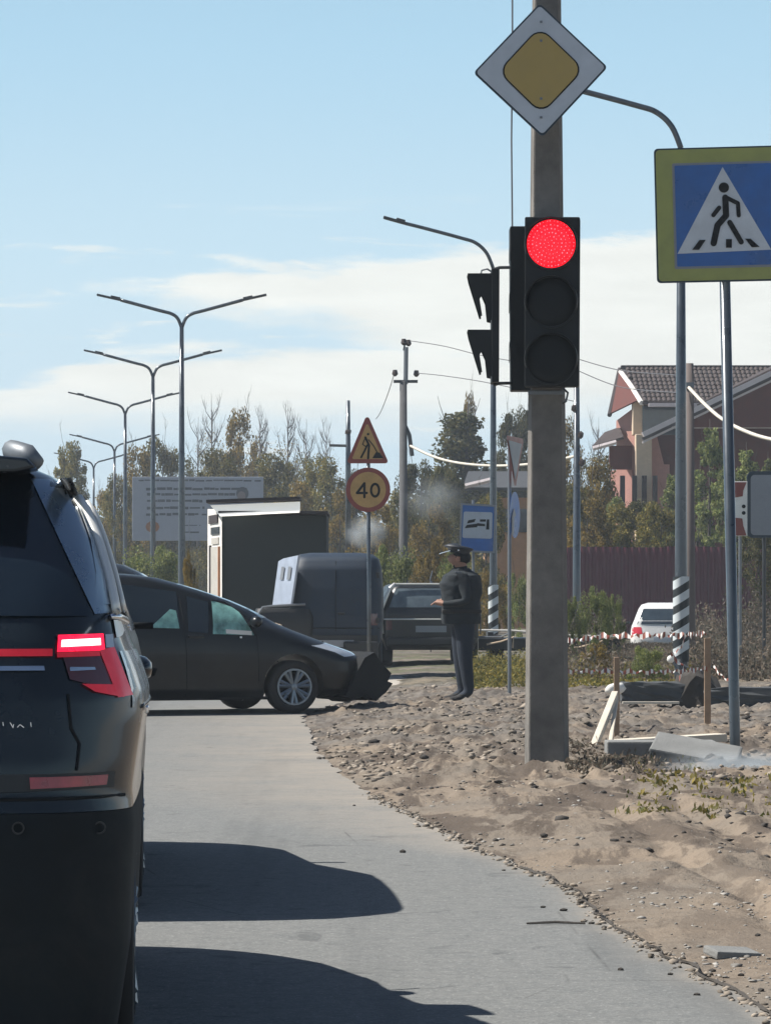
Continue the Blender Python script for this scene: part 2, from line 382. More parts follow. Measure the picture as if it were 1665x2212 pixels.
def dirt_h(x, y):
    d = x - edge_x(np.clip(y, E[0, 1], E[-1, 1]))
    far = np.clip((y - 17.5) / 5, 0, 1)
    base = -.028 + .030 * np.clip(d / .8, 0, 1) + far * .012
    base = base + .02 * np.clip((y - 24) / 8, 0, 1) * np.clip(d / 1.2, 0, 1)
    rough = .014 + .020 * np.clip((y - 14) / 6, 0, 1) + .055 * np.clip((y - 21) / 5, 0, 1)
    rough = rough * np.clip(.35 + d / .7, .25, 1)
    clod = np.maximum(fbm(x * 7, y * 5, 4, .6), 0) * 1.9 + np.abs(fbm(x * 3.1, y * 1.4, 3)) * .9 + fbm(x * 1.6, y * 1.1, 3) * .7
    ridge = np.abs(fbm(x * 1.0 + 3, y * 2.2, 3)) * -.16 * np.clip((y - 13) / 5, 0, 1) * np.clip((30 - y) / 5, .5, 1) * np.clip(d / .5, 0, 1)
    q = (d - .9 - .25 * np.sin(y * .35)); rut = -.035 * (np.exp(-(q / .07) ** 2) + np.exp(-((q - .42) / .08) ** 2)) + .020 * (np.exp(-((q - .15) / .06) ** 2) + np.exp(-((q - .60) / .07) ** 2))
    ridge = ridge + rut * np.clip((24 - y) / 3, 0, 1) * (1 + .8 * fbm(x * 9, y * 6, 3)) + .04 * np.clip((y - 14) / 6, 0, 1) * np.clip(d / .5, 0, 1)
    clod = clod - .25
    lim = np.clip(1 - (y - 44) / 10, 0, 1)
    h = base + (clod * rough + ridge) * (.3 + .7 * lim)
    under = np.clip(-d / .25, 0, 1)
    return h - under * (.05 + .02 * far)
# one sheet: fine grid near, coarse far, out to the horizon
ys = np.concatenate([np.linspace(9.3, 20, 210), np.linspace(20.05, 48, 420)[0:], np.linspace(48.2, 70, 90)])
nx = 230; V = []
for y in ys:
    x0 = X(560, y); x1 = X(1700, y) + .3 + y * .02
    V.append(np.stack([np.linspace(x0, x1, nx), np.full(nx, y)], 1))
V = np.concatenate(V); h = dirt_h(V[:, 0], V[:, 1]); V = np.column_stack([V, h])
ii = np.arange((len(ys) - 1) * nx).reshape(len(ys) - 1, nx)[:, :-1].ravel()
F = np.stack([ii, ii + 1, ii + nx + 1, ii + nx], 1)
o = add_mesh('dirt_verge', V, F, m_di, smooth=True); tag(o, kind='structure')
gV = []; gF = []
gx = [-1500, -600, -120, -40, -12, 0, 12, 40, 120, 600, 1500]; gy = [-300, -40, 0, 8, 40, 90, 200, 600, 1400, 2400]
for y in gy:
    for x in gx: gV.append((x, y, -.10))
for i in range(len(gy) - 1):
    for j in range(len(gx) - 1): k = i * len(gx) + j; gF.append((k, k + 1, k + len(gx) + 1, k + len(gx)))
tag(add_mesh('ground', gV, gF, m_di), kind='structure')
# the crossing road behind the cars: pale dusty strip and a far carriageway on the right
m_dust = mat('pale_dusty_road', (.40, .37, .32), .95, var=.12, scale=2, bump=.3)
mb = MB(); yA, yB = GZ(1533), GZ(1462)
mb.poly([(X(-900, yA), yA, -.03), (X(640, yA), yA, -.03), (X(1010, yB), yB, .02), (X(-900, yB), yB, .02)], [(0, 1, 2, 3)])
tag(mb.build('side_street', m_dust), kind='structure')
mb = MB(); mb.poly([(X(1440, 76), 58, .01), (X(2300, 58), 58, .01), (X(2300, 76), 76, .02), (X(1330, 76), 76, .02)], [(0, 1, 2, 3)])
tag(mb.build('far_street', m_dust), kind='structure')

def gh(x, y): return float(dirt_h(np.array([x]), np.array([y]))[0])

# rubble, loose stones
def rocks(n, yr, size, m, name, xr=None, dens=None, flat=.6):
    bm = bmesh.new(); bmesh.ops.create_icosphere(bm, subdivisions=1, radius=1)
    bv = np.array([v.co[:] for v in bm.verts]); bf = np.array([[v.index for v in f.verts] for f in bm.faces]); bm.free()
    y = rng.uniform(*yr, n); 
    xa = edge_x(np.clip(y, E[0, 1], E[-1, 1])) + .05; xb = X(1700, y)
    if xr: xa, xb = X(xr[0], y), X(xr[1], y)
    x = xa + (xb - xa) * rng.random(n)
    if dens is not None: k = dens(x, y) > rng.random(n); x, y = x[k], y[k]
    n = len(x); z = np.maximum(dirt_h(x, y), 0 if xr else -9)
    s = size[0] + (size[1] - size[0]) * rng.random(n) ** 3
    VV = bv[None] * (1 + rng.uniform(-.5, .45, (n, len(bv), 1))) * (s[:, None, None] * np.stack([rng.uniform(.7, 1.4, n), rng.uniform(.7, 1.4, n), rng.uniform(.5, 1, n) * flat], 1)[:, None, :])
    VV += np.stack([x, y, z + s * .15], 1)[:, None, :]
    FF = (bf[None] + (np.arange(n) * len(bv))[:, None, None]).reshape(-1, 3)
    return add_mesh(name, VV.reshape(-1, 3), FF, m)
M['clod_dark'] = mat('dark_clod', (.05, .045, .04), .95, var=.2)
M['stone'] = mat('stone', (.26, .25, .23), .9, var=.15, isl=.5); M['clod'] = mat('earth_clod', (.21, .18, .145), .95, var=.25, isl=.65)
o = rocks(8000, (22.5, 47), (.008, .038), M['clod'], 'rubble', dens=lambda x, y: np.clip(fbm(x * 1.1, y * .6, 4) * 5 + .35 + .3 * np.clip((y - 27) / 5, 0, 1), .04, 1), flat=.7)
tag(o, 'grey brown clods and broken stones strewn over the verge', 'rubble', kind='stuff')
o = rocks(1300, (17.0, 44), (.012, .040), M['clod_dark'], 'dark_clods', dens=lambda x, y: np.clip(fbm(x * .9 + 7, y * .7, 3) * 4 + .4, .05, 1), flat=.7)
tag(o, 'dark damp clods among the rubble of the verge', 'rubble', kind='stuff')
o = rocks(2600, (10, 25), (.004, .016), M['stone'], 'gravel', dens=lambda x, y: np.clip(fbm(x * 1.5, y * 1., 3) * 3 + .4, .05, 1))
tag(o, 'small loose stones on the sandy shoulder beside the asphalt', 'gravel', kind='stuff')
def rim_chunks(n):
    bm = bmesh.new(); bmesh.ops.create_icosphere(bm, subdivisions=1, radius=1)
    bv = np.array([v.co[:] for v in bm.verts]); bf = np.array([[v.index for v in f.verts] for f in bm.faces]); bm.free()
    y = rng.uniform(9.8, 23, n); x = edge_x(y) + rng.normal(size=n) * .035 + .01; s = .004 + .012 * rng.random(n) ** 2.5
    VV = bv[None] * (1 + rng.uniform(-.5, .4, (n, len(bv), 1))) * (s[:, None, None] * np.stack([rng.uniform(.8, 1.5, n), rng.uniform(.8, 1.5, n), rng.uniform(.4, .8, n)], 1)[:, None, :])
    VV += np.stack([x, y, np.maximum(dirt_h(x, y), np.where(x < edge_x(y), 0, -9)) + s * .2], 1)[:, None, :]
    return add_mesh('rim_crumbs', VV.reshape(-1, 3), (bf[None] + (np.arange(n) * len(bv))[:, None, None]).reshape(-1, 3), M['clod'])
tag(rim_chunks(1500), 'crumbs of asphalt and dirt scattered along the broken road edge', 'crumbs', kind='stuff')
# crumbling dark rim of the asphalt
yr_ = np.arange(9.6, 16.8, .03); ex_ = edge_x(yr_); wv_ = .024 * np.clip(fbm(yr_ * 5, yr_ * 0 + 3, 5, .7) * 3.2 + .32, -.1, 1.2); wv2 = .012 * np.clip(fbm(yr_ * 9, yr_ * 0 + 9, 4, .7) * 3 + .3, -.1, 1.2)
V = []; F = []
for i, y in enumerate(yr_):
    V += [(ex_[i] - wv2[i], y, .004), (ex_[i], y, .012), (ex_[i] + wv_[i], y, -.012)]
for i in range(len(yr_) - 1): F += [(3 * i, 3 * i + 1, 3 * i + 4, 3 * i + 3), (3 * i + 1, 3 * i + 2, 3 * i + 5, 3 * i + 4)]
tag(add_mesh('asphalt_rim', V, F, M['clod_dark']), kind='structure')

# ------------------------------------------------------------------ more helpers: vehicles, signs, foliage
def outline(hw, yr, yf, rr, rf, bow=.05, n=(7, 9, 26, 9, 7)):
    """half plan outline from rear centre round the right side to front centre"""
    pts = []
    for i in range(n[0]): t = i / n[0]; pts.append((t * (hw - rr), yr))
    for i in range(n[1]): a = -math.pi / 2 + (i / n[1]) * math.pi / 2; pts.append((hw - rr + rr * math.cos(a), yr + rr + rr * math.sin(a)))
    for i in range(n[2]): t = i / n[2]; pts.append((hw, yr + rr + t * (yf - rf - yr - rr)))
    for i in range(n[3]): a = (i / n[3]) * math.pi / 2; pts.append((hw - rf + rf * math.cos(a), yf - rf + rf * math.sin(a)))
    for i in range(n[4] + 1): t = i / n[4]; pts.append(((1 - t) * (hw - rf), yf))
    out = []
    ym = (yr + yf) / 2
    for x, y in pts:
        k = (x / hw) ** 2
        y2 = y + bow * k if y < ym else y - bow * k
        k2 = 1 - .035 * abs((y - ym) / max(.1, (yf - yr) / 2)) ** 2
        out.append((x * k2, y2))
    return out

class Shell:
    """stack of rounded plan rings: levels = (z, halfwidth, y_rear, y_front, r_rear, r_front)"""
    def __init__(s, levels, bow=.05):
        s.lv = levels; s.z = [l[0] for l in levels]; s.bow = bow
    def params(s, z): return [float(np.interp(z, s.z, [l[i] for l in s.lv])) for i in range(1, 6)]
    def ring(s, z): return outline(*s.params(z), s.bow)
    def body(s, name, m, parent, dz=.03, cuts=None, smooth=True):
        zs = [s.z[0]]
        for a, b_ in zip(s.z[:-1], s.z[1:]):
            k = max(1, int(round((b_ - a) / dz)))
            zs += [a + (b_ - a) * (i + 1) / k for i in range(k)]
        V = []; F = []; n = None
        for z in zs:
            h_ = s.ring(z); full = h_ + [(-x, y) for x, y in reversed(h_[1:-1])]
            n = len(full); V += [(x, y, z) for x, y in full]
        for i in range(len(zs) - 1):
            for k in range(n): k2 = (k + 1) % n; F.append((i * n + k, i * n + k2, (i + 1) * n + k2, (i + 1) * n + k))
        F.append(tuple(reversed(range(n)))); F.append(tuple((len(zs) - 1) * n + k for k in range(n)))
        if cuts:
            tmp = add_mesh('tmp_shell', V, F); bm = bmesh.new()
            for (cy, cz, r) in cuts:
                rr = bmesh.ops.create_cone(bm, cap_ends=True, segments=28, radius1=r, radius2=r, depth=4)
                bmesh.ops.rotate(bm, verts=rr['verts'], cent=(0, 0, 0), matrix=Matrix.Rotation(R(90), 3, 'Y'))
                bmesh.ops.translate(bm, verts=rr['verts'], vec=(0, cy, cz))
            cm = bpy.data.meshes.new('cut'); bm.to_mesh(cm); bm.free(); co = bpy.data.objects.new('cut', cm); COL.objects.link(co)
            md = tmp.modifiers.new('b', 'BOOLEAN'); md.object = co; md.operation = 'DIFFERENCE'; md.solver = 'EXACT'
            dg = bpy.context.evaluated_depsgraph_get(); me = bpy.data.meshes.new_from_object(tmp.evaluated_get(dg))
            bpy.data.objects.remove(tmp); bpy.data.objects.remove(co)
            me.materials.clear(); me.materials.append(m); me.name = name
            o = bpy.data.objects.new(name, me); COL.objects.link(o); o.parent = parent
        else: o = add_mesh(name, V, F, m, parent)
        o.data.polygons.foreach_set('use_smooth', np.array([p.area < .25 for p in o.data.polygons])) if smooth else None
        o.data.set_sharp_from_angle(angle=R(38)) if smooth else None
        return o
    def side_x(s, y, z, sgn=1):
        h_ = s.ring(z); best = None
        for (x0, y0), (x1, y1) in zip(h_[8:-5], h_[9:-4]):
            if (y0 - y) * (y1 - y) <= 0 and y0 != y1:
                t = (y - y0) / (y1 - y0); q = x0 + (x1 - x0) * t
                best = q if best is None else max(best, q)
        return sgn * (best if best is not None else s.params(z)[0])
    def end_y(s, x, z, front=False):
        h_ = s.ring(z); best = None; half = len(h_) // 2
        seg = h_[half:] if front else h_[:half]
        for (x0, y0), (x1, y1) in zip(seg[:-1], seg[1:]):
            if (x0 - abs(x)) * (x1 - abs(x)) <= 0 and x0 != x1:
                t = (abs(x) - x0) / (x1 - x0); q = y0 + (y1 - y0) * t
                best = q if best is None else (max(best, q) if front else min(best, q))
        return best if best is not None else (s.params(z)[2] if front else s.params(z)[1])
    def side_patch(s, name, m, parent, quad, off=.006, nu=10, nv=6, sgn=1, smooth=True):
        """quad = four (y,z) corners: bottom-rear, bottom-front, top-front, top-rear"""
        V = []; F = []
        for j in range(nv + 1):
            for i in range(nu + 1):
                u, v = i / nu, j / nv
                y = (quad[0][0] * (1 - u) + quad[1][0] * u) * (1 - v) + (quad[3][0] * (1 - u) + quad[2][0] * u) * v
                z = (quad[0][1] * (1 - u) + quad[1][1] * u) * (1 - v) + (quad[3][1] * (1 - u) + quad[2][1] * u) * v
                V.append((s.side_x(y, z, sgn) + sgn * off, y, z))
        for j in range(nv):
            for i in range(nu): k = j * (nu + 1) + i; F.append((k, k + 1, k + nu + 2, k + nu + 1))
        return add_mesh(name, V, F, m, parent, smooth)
    def end_patch(s, name, m, parent, quad, off=.006, nu=10, nv=6, front=False, smooth=True):
        """quad = four (x,z) corners: bottom-left, bottom-right, top-right, top-left"""
        V = []; F = []; sg = 1 if front else -1
        for j in range(nv + 1):
            for i in range(nu + 1):
                u, v = i / nu, j / nv
                x = (quad[0][0] * (1 - u) + quad[1][0] * u) * (1 - v) + (quad[3][0] * (1 - u) + quad[2][0] * u) * v
                z = (quad[0][1] * (1 - u) + quad[1][1] * u) * (1 - v) + (quad[3][1] * (1 - u) + quad[2][1] * u) * v
                V.append((x, s.end_y(x, z, front) + sg * off, z))
        for j in range(nv):
            for i in range(nu): k = j * (nu + 1) + i; F.append((k, k + 1, k + nu + 2, k + nu + 1))
        return add_mesh(name, V, F, m, parent, smooth)

def lathe_x(mb, prof, c, n=28):
    """profile of (x, r) turned about a line parallel to local x through c"""
    base = []
    for x, r in prof:
        for k in range(n):
            a = 2 * math.pi * k / n; base.append((c[0] + x, c[1] + r * math.cos(a), c[2] + r * math.sin(a)))
    f = [(i * n + k, i * n + (k + 1) % n, (i + 1) * n + (k + 1) % n, (i + 1) * n + k) for i in range(len(prof) - 1) for k in range(n)]
    return mb.poly(base, f)
def wheel(parent, x, y, r, sgn, rim_r=None, spokes=0):
    rim_r = rim_r or r * .68
    w = lathe_x(MB(), [(-.10 * sgn, rim_r * .95), (-.10 * sgn, r * .93), (-.07 * sgn, r), (.07 * sgn, r), (.10 * sgn, r * .94), (.105 * sgn, rim_r * 1.02), (.06 * sgn, rim_r)], (x, y, r)).build('wheel', M['rubber'], parent, True)
    d = MB(); lathe_x(d, [(.05 * sgn, rim_r * .98), (.03 * sgn, rim_r * .7), (.03 * sgn, .001)], (x, y, r)); d.build('brake_disc', M['black'], w)
    q = MB(); lathe_x(q, [(.06 * sgn, rim_r), (.108 * sgn, rim_r * 1.0), (.108 * sgn, rim_r * .90), (.06 * sgn, rim_r * .88)], (x, y, r))
    for k in range(spokes):
        a = 2 * math.pi * (k + .25) / spokes
        for da in (-.13, .13):
            c, s_ = math.cos(a), math.sin(a); c2, s2 = math.cos(a + da * 1.2), math.sin(a + da * 1.2)
            p0 = Vector((x + .075 * sgn, y + c * rim_r * .12, r + s_ * rim_r * .12)); p1 = Vector((x + .09 * sgn, y + c2 * rim_r * .93, r + s2 * rim_r * .93))
            q.tube([p0, p1], [rim_r * .09, rim_r * .11], 6)
    lathe_x(q, [(.07 * sgn, rim_r * .2), (.10 * sgn, rim_r * .17), (.105 * sgn, .001)], (x, y, r), 12)
    q.build('rim', M['alloy'], w, False)
    return w

# signs: plate in local x (right) / z (up), facing -y
def rpoly(pts, r, seg=5):
    out = []; n = len(pts)
    for i in range(n):
        p = Vector(pts[i]); a = (Vector(pts[i - 1]) - p).normalized(); c = (Vector(pts[(i + 1) % n]) - p).normalized()
        ang = a.angle(c); d = r / math.tan(ang / 2); bis = (a + c).normalized(); ctr = p + bis * (r / math.sin(ang / 2))
        s0 = p + a * d - ctr; s1 = p + c * d - ctr; tot = s0.angle(s1); sg = 1 if s0.x * s1.y - s0.y * s1.x > 0 else -1
        for k in range(seg + 1):
            th = sg * tot * k / seg
            out.append((ctr.x + s0.x * math.cos(th) - s0.y * math.sin(th), ctr.y + s0.x * math.sin(th) + s0.y * math.cos(th)))
    return out
def circ(cx, cz, r, n=40, sx=1): return [(cx + r * sx * math.cos(2 * math.pi * k / n), cz + r * math.sin(2 * math.pi * k / n)) for k in range(n)]
def plate(name, pts, y0, y1, m, parent, bevel=0): return MB().prism(pts, y0, y1).build(name, m, parent, bevel=bevel)
def layer(name, pts, k, m, parent): return MB().prism(pts, -.004 * k - .003, -.004 * k).build(name, m, parent)
def stroke(pts, w):
    """thick rounded polyline as list of convex polygons"""
    polys = []
    for (a, b_) in zip(pts[:-1], pts[1:]):
        a, b2 = Vector(a), Vector(b_); d = (b2 - a).normalized(); n = Vector((-d.y, d.x)); wa, wb = (w if isinstance(w, tuple) else (w, w))
        arc0 = [a + (n * math.cos(t) - d * math.sin(t)) * wa / 2 for t in [math.pi * i / 6 for i in range(7)]]
        arc1 = [b2 + (-n * math.cos(t) + d * math.sin(t)) * wb / 2 for t in [math.pi * i / 6 for i in range(7)]]
        polys.append([(p.x, p.y) for p in arc0 + arc1])
    return polys
def ring_shape(mb, outer, inner, y0, y1):
    n = len(outer); v = [(x, y, z) for y in (y0, y1) for pts in (outer, inner) for x, z in pts]
    f = []
    for i in range(n):
        j = (i + 1) % n
        f += [(i, j, n + j, n + i), (2 * n + i, 3 * n + i, 3 * n + j, 2 * n + j), (i, 2 * n + i, 2 * n + j, j), (n + i, n + j, 3 * n + j, 3 * n + i)]
    return mb.poly(v, f)

# foliage
def leaf_mat(name, a, b_, c):
    m = bpy.data.materials.new(name); m.use_nodes = True; nt = m.node_tree; k = NB(nt); bs = nt.nodes['Principled BSDF']
    g = k.n('ShaderNodeNewGeometry'); oi = k.n('ShaderNodeObjectInfo')
    rp = k.n('ShaderNodeValToRGB'); rp.color_ramp.elements[0].color = (*a, 1); rp.color_ramp.elements[1].color = (*b_, 1)
    e = rp.color_ramp.elements.new(.88); e.color = (*c, 1); rp.color_ramp.elements[1].position = .8; 
    nt.links.new(g.outputs['Random Per Island'], rp.inputs[0])
    ocn = k.n('ShaderNodeTexCoord').outputs['Object']
    big = k.mr(k.noise(ocn, .9, 3, .5), .3, .7, .6, 1.4)
    q = k.n('ShaderNodeVectorMath', operation='SCALE'); nt.links.new(rp.outputs[0], q.inputs[0]); nt.links.new(k.m('MULTIPLY', big, k.mr(oi.outputs['Random'], 0, 1, .8, 1.25)), q.inputs['Scale'])
    nt.links.new(q.outputs[0], bs.inputs['Base Color']); bs.inputs['Roughness'].default_value = .7; bs.inputs['Specular IOR Level'].default_value = .3
    tr = k.n('ShaderNodeBsdfTranslucent'); nt.links.new(q.outputs[0], tr.inputs['Color'])
    mx = k.n('ShaderNodeMixShader'); mx.inputs[0].default_value = .35
    nt.links.new(bs.outputs[0], mx.inputs[1]); nt.links.new(tr.outputs[0], mx.inputs[2])
    nt.links.new(mx.outputs[0], nt.nodes['Material Output'].inputs['Surface'])
    return m
M['leaf_olive'] = leaf_mat('olive_leaves', (.045, .065, .02), (.14, .155, .045), (.27, .21, .05))
M['leaf_green'] = leaf_mat('green_leaves', (.06, .10, .035), (.17, .23, .07), (.28, .29, .10))
M['leaf_yellow'] = leaf_mat('yellowing_leaves', (.08, .08, .025), (.22, .18, .05), (.36, .24, .06))
M['leaf_dark'] = leaf_mat('dark_leaves', (.022, .036, .016), (.07, .09, .035), (.15, .13, .045))
M['leaf_dry'] = leaf_mat('dry_brown_leaves', (.075, .075, .055), (.13, .12, .09), (.16, .12, .09))

def leaves(centers, radii, per, size, droop=0.0):
    """leaf quads scattered in ellipsoidal clumps"""
    C_, S_ = [], []
    for c, r_, n in zip(centers, radii, per):
        d = rng.normal(size=(n, 3)); d /= np.linalg.norm(d, axis=1)[:, None]
        d *= (rng.random(n) ** .45)[:, None]
        C_.append(np.array(c) + d * np.array(r_)); 
    c = np.concatenate(C_); n = len(c); s = size * rng.uniform(.6, 1.4, n)
    u = rng.normal(size=(n, 3)); u /= np.linalg.norm(u, axis=1)[:, None]
    w = rng.normal(size=(n, 3)); w -= u * (u * w).sum(1)[:, None]; w /= np.linalg.norm(w, axis=1)[:, None]
    u *= s[:, None] * .5; w *= s[:, None] * .34
    V = np.stack([c - u, c + w * 1.0, c + u, c - w], 1).reshape(-1, 3)
    F = np.arange(4 * n).reshape(n, 4)
    return V, F
def crown_mesh(h0, h1, rad, n, size, kind='round', clumps=34):
    cs, rs, pr = [], [], []
    for i in range(clumps):
        t = random.random() ** (.8)
        z = h0 + (h1 - h0) * t
        if kind == 'round': w = rad * math.sqrt(max(.03, 1 - (2 * t - .9) ** 2 * .75))
        elif kind == 'column': w = rad * (1 - .75 * t ** 1.6)
        elif kind == 'cone': w = rad * (1.02 - t)
        else: w = rad * (1 - .35 * t)
        a = random.uniform(0, 2 * math.pi); q = w * random.uniform(.25, 1) ** .6
        rr = rad * random.uniform(.16, .42) * (34 / max(34, clumps)) ** .35
        cs.append((q * math.cos(a), q * math.sin(a), z)); rs.append((rr, rr, rr * random.uniform(.6, 1.1))); pr.append(int(n / clumps * random.uniform(.5, 1.5)))
    return leaves(cs, rs, pr, size)
def limbs(h, rad, n, r0, seed=0, up=.8, sub=4, twig=.012):
    rnd = random.Random(seed); mb = MB(); top = Vector((rnd.uniform(-.1, .1) * h * .3, rnd.uniform(-.1, .1) * h * .3, h))
    pts = [Vector((0, 0, -.2)), Vector((rnd.uniform(-.1, .1), rnd.uniform(-.1, .1), h * .3)), Vector((top.x * .6, top.y * .6, h * .65)), top]
    mb.tube(pts, [r0, r0 * .75, r0 * .45, twig], 7)
    for i in range(n):
        t = rnd.uniform(.25, .92); k = t * 3; j = min(2, int(k)); p = pts[j].lerp(pts[j + 1], k - j) if j < 3 else top
        a = rnd.uniform(0, 2 * math.pi); L = rad * rnd.uniform(.6, 1.15) * (1.15 - t * .6)
        d = Vector((math.cos(a), math.sin(a), up * rnd.uniform(.7, 1.8)))
        e1 = p + d * L * .5; e2 = e1 + Vector((d.x * .35, d.y * .35, d.z * .9)) * L * .5
        mb.tube([p, e1, e2], [r0 * .35 * (1 - t * .5), r0 * .2 * (1 - t * .4), twig * .7], 5, False)
        for q in range(sub):
            s_ = e1.lerp(e2, rnd.random()); d2 = Vector((rnd.uniform(-1, 1), rnd.uniform(-1, 1), rnd.uniform(.4, 1.6))) * L * .3
            mb.tube([s_, s_ + d2 * .6, s_ + d2 * 1.0 + Vector((0, 0, .1))], [twig, twig * .7, twig * .4], 4, False)
    return mb

# ================================================================== THINGS
# ---------------- black SUV, seen from behind at the left edge
HEAD = R(3.8)
def lane_car(name, Zr, hw, side_px, label, cat):
    Xs = X(side_px, Zr)
    return empty(name, (Xs - hw * math.cos(HEAD), Zr - hw * math.sin(HEAD), 0), HEAD, label, cat)
suv = lane_car('parked_suv', 9.2, .92, 303, 'black SUV with its brake light lit, seen from behind and cut by the left edge', 'suv')
LV = [(.12, .88, .08, 3.75, .22, .5), (.35, .915, .01, 3.95, .25, .6), (.50, .922, 0, 4.0, .26, .6), (.65, .928, .005, 4.0, .27, .6), (.70, .925, .01, 3.98, .27, .6),
      (.74, .923, .02, 3.95, .27, .6), (.82, .932, .03, 3.82, .28, .6), (.93, .946, .05, 3.4, .30, .6), (.99, .944, .06, 2.95, .30, .5), (1.06, .92, .08, 2.75, .28, .5),
      (1.12, .895, .10, 2.62, .26, .5), (1.20, .87, .15, 2.45, .22, .4), (1.30, .845, .24, 2.25, .16, .35), (1.39, .818, .33, 2.08, .14, .3), (1.477, .783, .42, 1.92, .14, .3),
      (1.53, .74, .46, 1.82, .14, .3), (1.56, .70, .50, 1.75, .14, .3), (1.597, .61, .56, 1.6, .14, .3), (1.612, .50, .66, 1.45, .14, .3)]
ss = Shell(LV, .06); slow = Shell(LV[:5], .06); sup = Shell(LV[4:], .06)
sup.body('body', M['suv_paint'], suv, .02)
slow2 = Shell([(l[0] - .002 if i == 4 else l[0], l[1] + .001, l[2] - .001, l[3] + .001, l[4], l[5]) for i, l in enumerate(LV[:5])], .06)
slow2.body('rear_bumper', M['suv_lower'], suv, .03)
sx = lambda px: .92 + (px - 303) / 870; sz = lambda py: EYE + (HOR - py) / 870
def spq(pts): return [(sx(a), sz(c)) for a, c in pts]
rw = ss.end_patch('rear_window', M['suv_glass'], suv, [(-.78, 1.20), (.79, 1.19), (.625, 1.545), (-.625, 1.545)], .008, 26, 12)
sw = ss.side_patch('rear_side_window', M['suv_glass'], suv, [(.95, 1.20), (1.75, 1.17), (1.72, 1.50), (1.05, 1.50)], .006, 10, 8)
ss.side_patch('front_side_window', M['suv_glass'], suv, [(1.80, 1.17), (2.5, 1.12), (1.95, 1.49), (1.77, 1.50)], .006, 10, 8)
ss.side_patch('rear_quarter_window', M['suv_glass'], suv, [(.58, 1.23), (.88, 1.21), (.98, 1.49), (.80, 1.49)], .006, 6, 8)
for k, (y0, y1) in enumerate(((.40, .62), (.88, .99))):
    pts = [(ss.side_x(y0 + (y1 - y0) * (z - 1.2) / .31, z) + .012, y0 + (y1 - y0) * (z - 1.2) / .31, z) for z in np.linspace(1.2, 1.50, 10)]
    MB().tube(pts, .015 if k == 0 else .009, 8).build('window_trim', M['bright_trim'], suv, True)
pts = [(ss.side_x(y, 1.175) + .006, y, 1.185 - .02 * (y - .5)) for y in np.linspace(.35, 2.6, 16)]
MB().tube(pts, .009, 6).build('belt_trim', M['chrome'], suv, True)
mbr = MB(); mbr.tube([(x, y, z) for x, y, z in ((.655, .50, 1.585), (.625, .52, 1.610), (.585, .58, 1.625), (.56, 1.6, 1.650), (.56, 1.75, 1.62))], [.02, .030, .028, .022, .015], 10).build('roof_rail', M['galv'], suv, True)
MB().tube([(-.635, y, z) for y, z in ((.52, 1.585), (.55, 1.625), (.62, 1.648), (1.6, 1.655), (1.75, 1.62))], [.02, .028, .026, .022, .015], 10).build('roof_rail', M['galv'], suv, True)
MB().prism([(-.60, 1.560), (.60, 1.560), (.655, 1.572), (.63, 1.596), (.5, 1.608), (-.5, 1.608), (-.63, 1.596), (-.655, 1.572)], .34, .62).build('spoiler', M['suv_paint'], suv, bevel=.008)
tl = ss.end_patch('tail_light', M['tail_smoke'], suv, spq([(150, 1470), (268, 1502), (250, 1372), (120, 1372)]), .006, 14, 10)
ss.end_patch('tail_light', M['tail_smoke'], suv, [(-.90, 1.0), (-.71, 1.0), (-.71, 1.145), (-.87, 1.145)], .006, 14, 10)
ss.end_patch('lit_edge', M['brake_halo'], tl, spq([(122, 1410), (226, 1408), (222, 1371), (124, 1373)]), .009, 12, 3)
ss.end_patch('brake_bar', M['brake_on'], tl, spq([(131, 1399), (217, 1396), (216, 1381), (132, 1384)]), .013, 12, 2)
ss.end_patch('red_lens', M['tail_red'], tl, spq([(255, 1512), (288, 1508), (246, 1400), (214, 1408)]), .010, 6, 8)
ss.end_patch('red_lens', M['tail_red'], tl, spq([(205, 1498), (268, 1512), (262, 1484), (176, 1480)]), .0085, 8, 4)
ss.end_patch('red_lens', M['tail_red'], tl, spq([(122, 1422), (216, 1420), (214, 1409), (122, 1411)]), .0085, 8, 2)
ss.end_patch('clear_lens', M['lamp_clear'], tl, spq([(228, 1402), (246, 1402), (242, 1373), (226, 1373)]), .010, 4, 4)
ss.end_patch('light_bar', M['tail_red'], suv, [(-.70, sz(1419)), (sx(112), sz(1419)), (sx(112), sz(1403)), (-.70, sz(1403))], .008, 24, 2)
ss.end_patch('chrome_strip', M['chrome'], suv, [(-.4, sz(1450)), (sx(96), sz(1450)), (sx(94), sz(1440)), (-.4, sz(1440))], .010, 18, 2)
ss.end_patch('chrome_strip', M['chrome'], tl, spq([(150, 1452), (206, 1450), (204, 1444), (150, 1443)]), .012, 6, 2)
ss.end_patch('reflector', M['reflector'], suv, spq([(66, 1706), (230, 1702), (234, 1680), (64, 1681)]), .012, 10, 3)
ss.end_patch('reflector_bezel', M['black_plastic'], suv, spq([(-40, 1714), (246, 1708), (248, 1674), (-40, 1674)]), .007, 10, 3)
ss.end_patch('pillar_panel', M['satin'], suv, [(.805, 1.195), (.872, 1.20), (.742, 1.55), (.635, 1.55)], .006, 8, 14)  # sky reflection on the dark pillar, laid on as pale patches
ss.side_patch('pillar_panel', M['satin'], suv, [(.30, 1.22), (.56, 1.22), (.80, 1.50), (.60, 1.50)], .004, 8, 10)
ss.side_patch('shoulder_panel', M['bright_trim'], suv, [(.34, 1.135), (.62, 1.15), (.58, 1.25), (.42, 1.255)], .006, 8, 6)  # painted highlight where the shoulder mirrors the sky
ss.side_patch('fender_panel', M['satin'], suv, [(.30, .955), (1.6, .96), (1.5, 1.09), (.33, 1.10)], .003, 12, 6)  # painted sky reflection along the dark rear fender
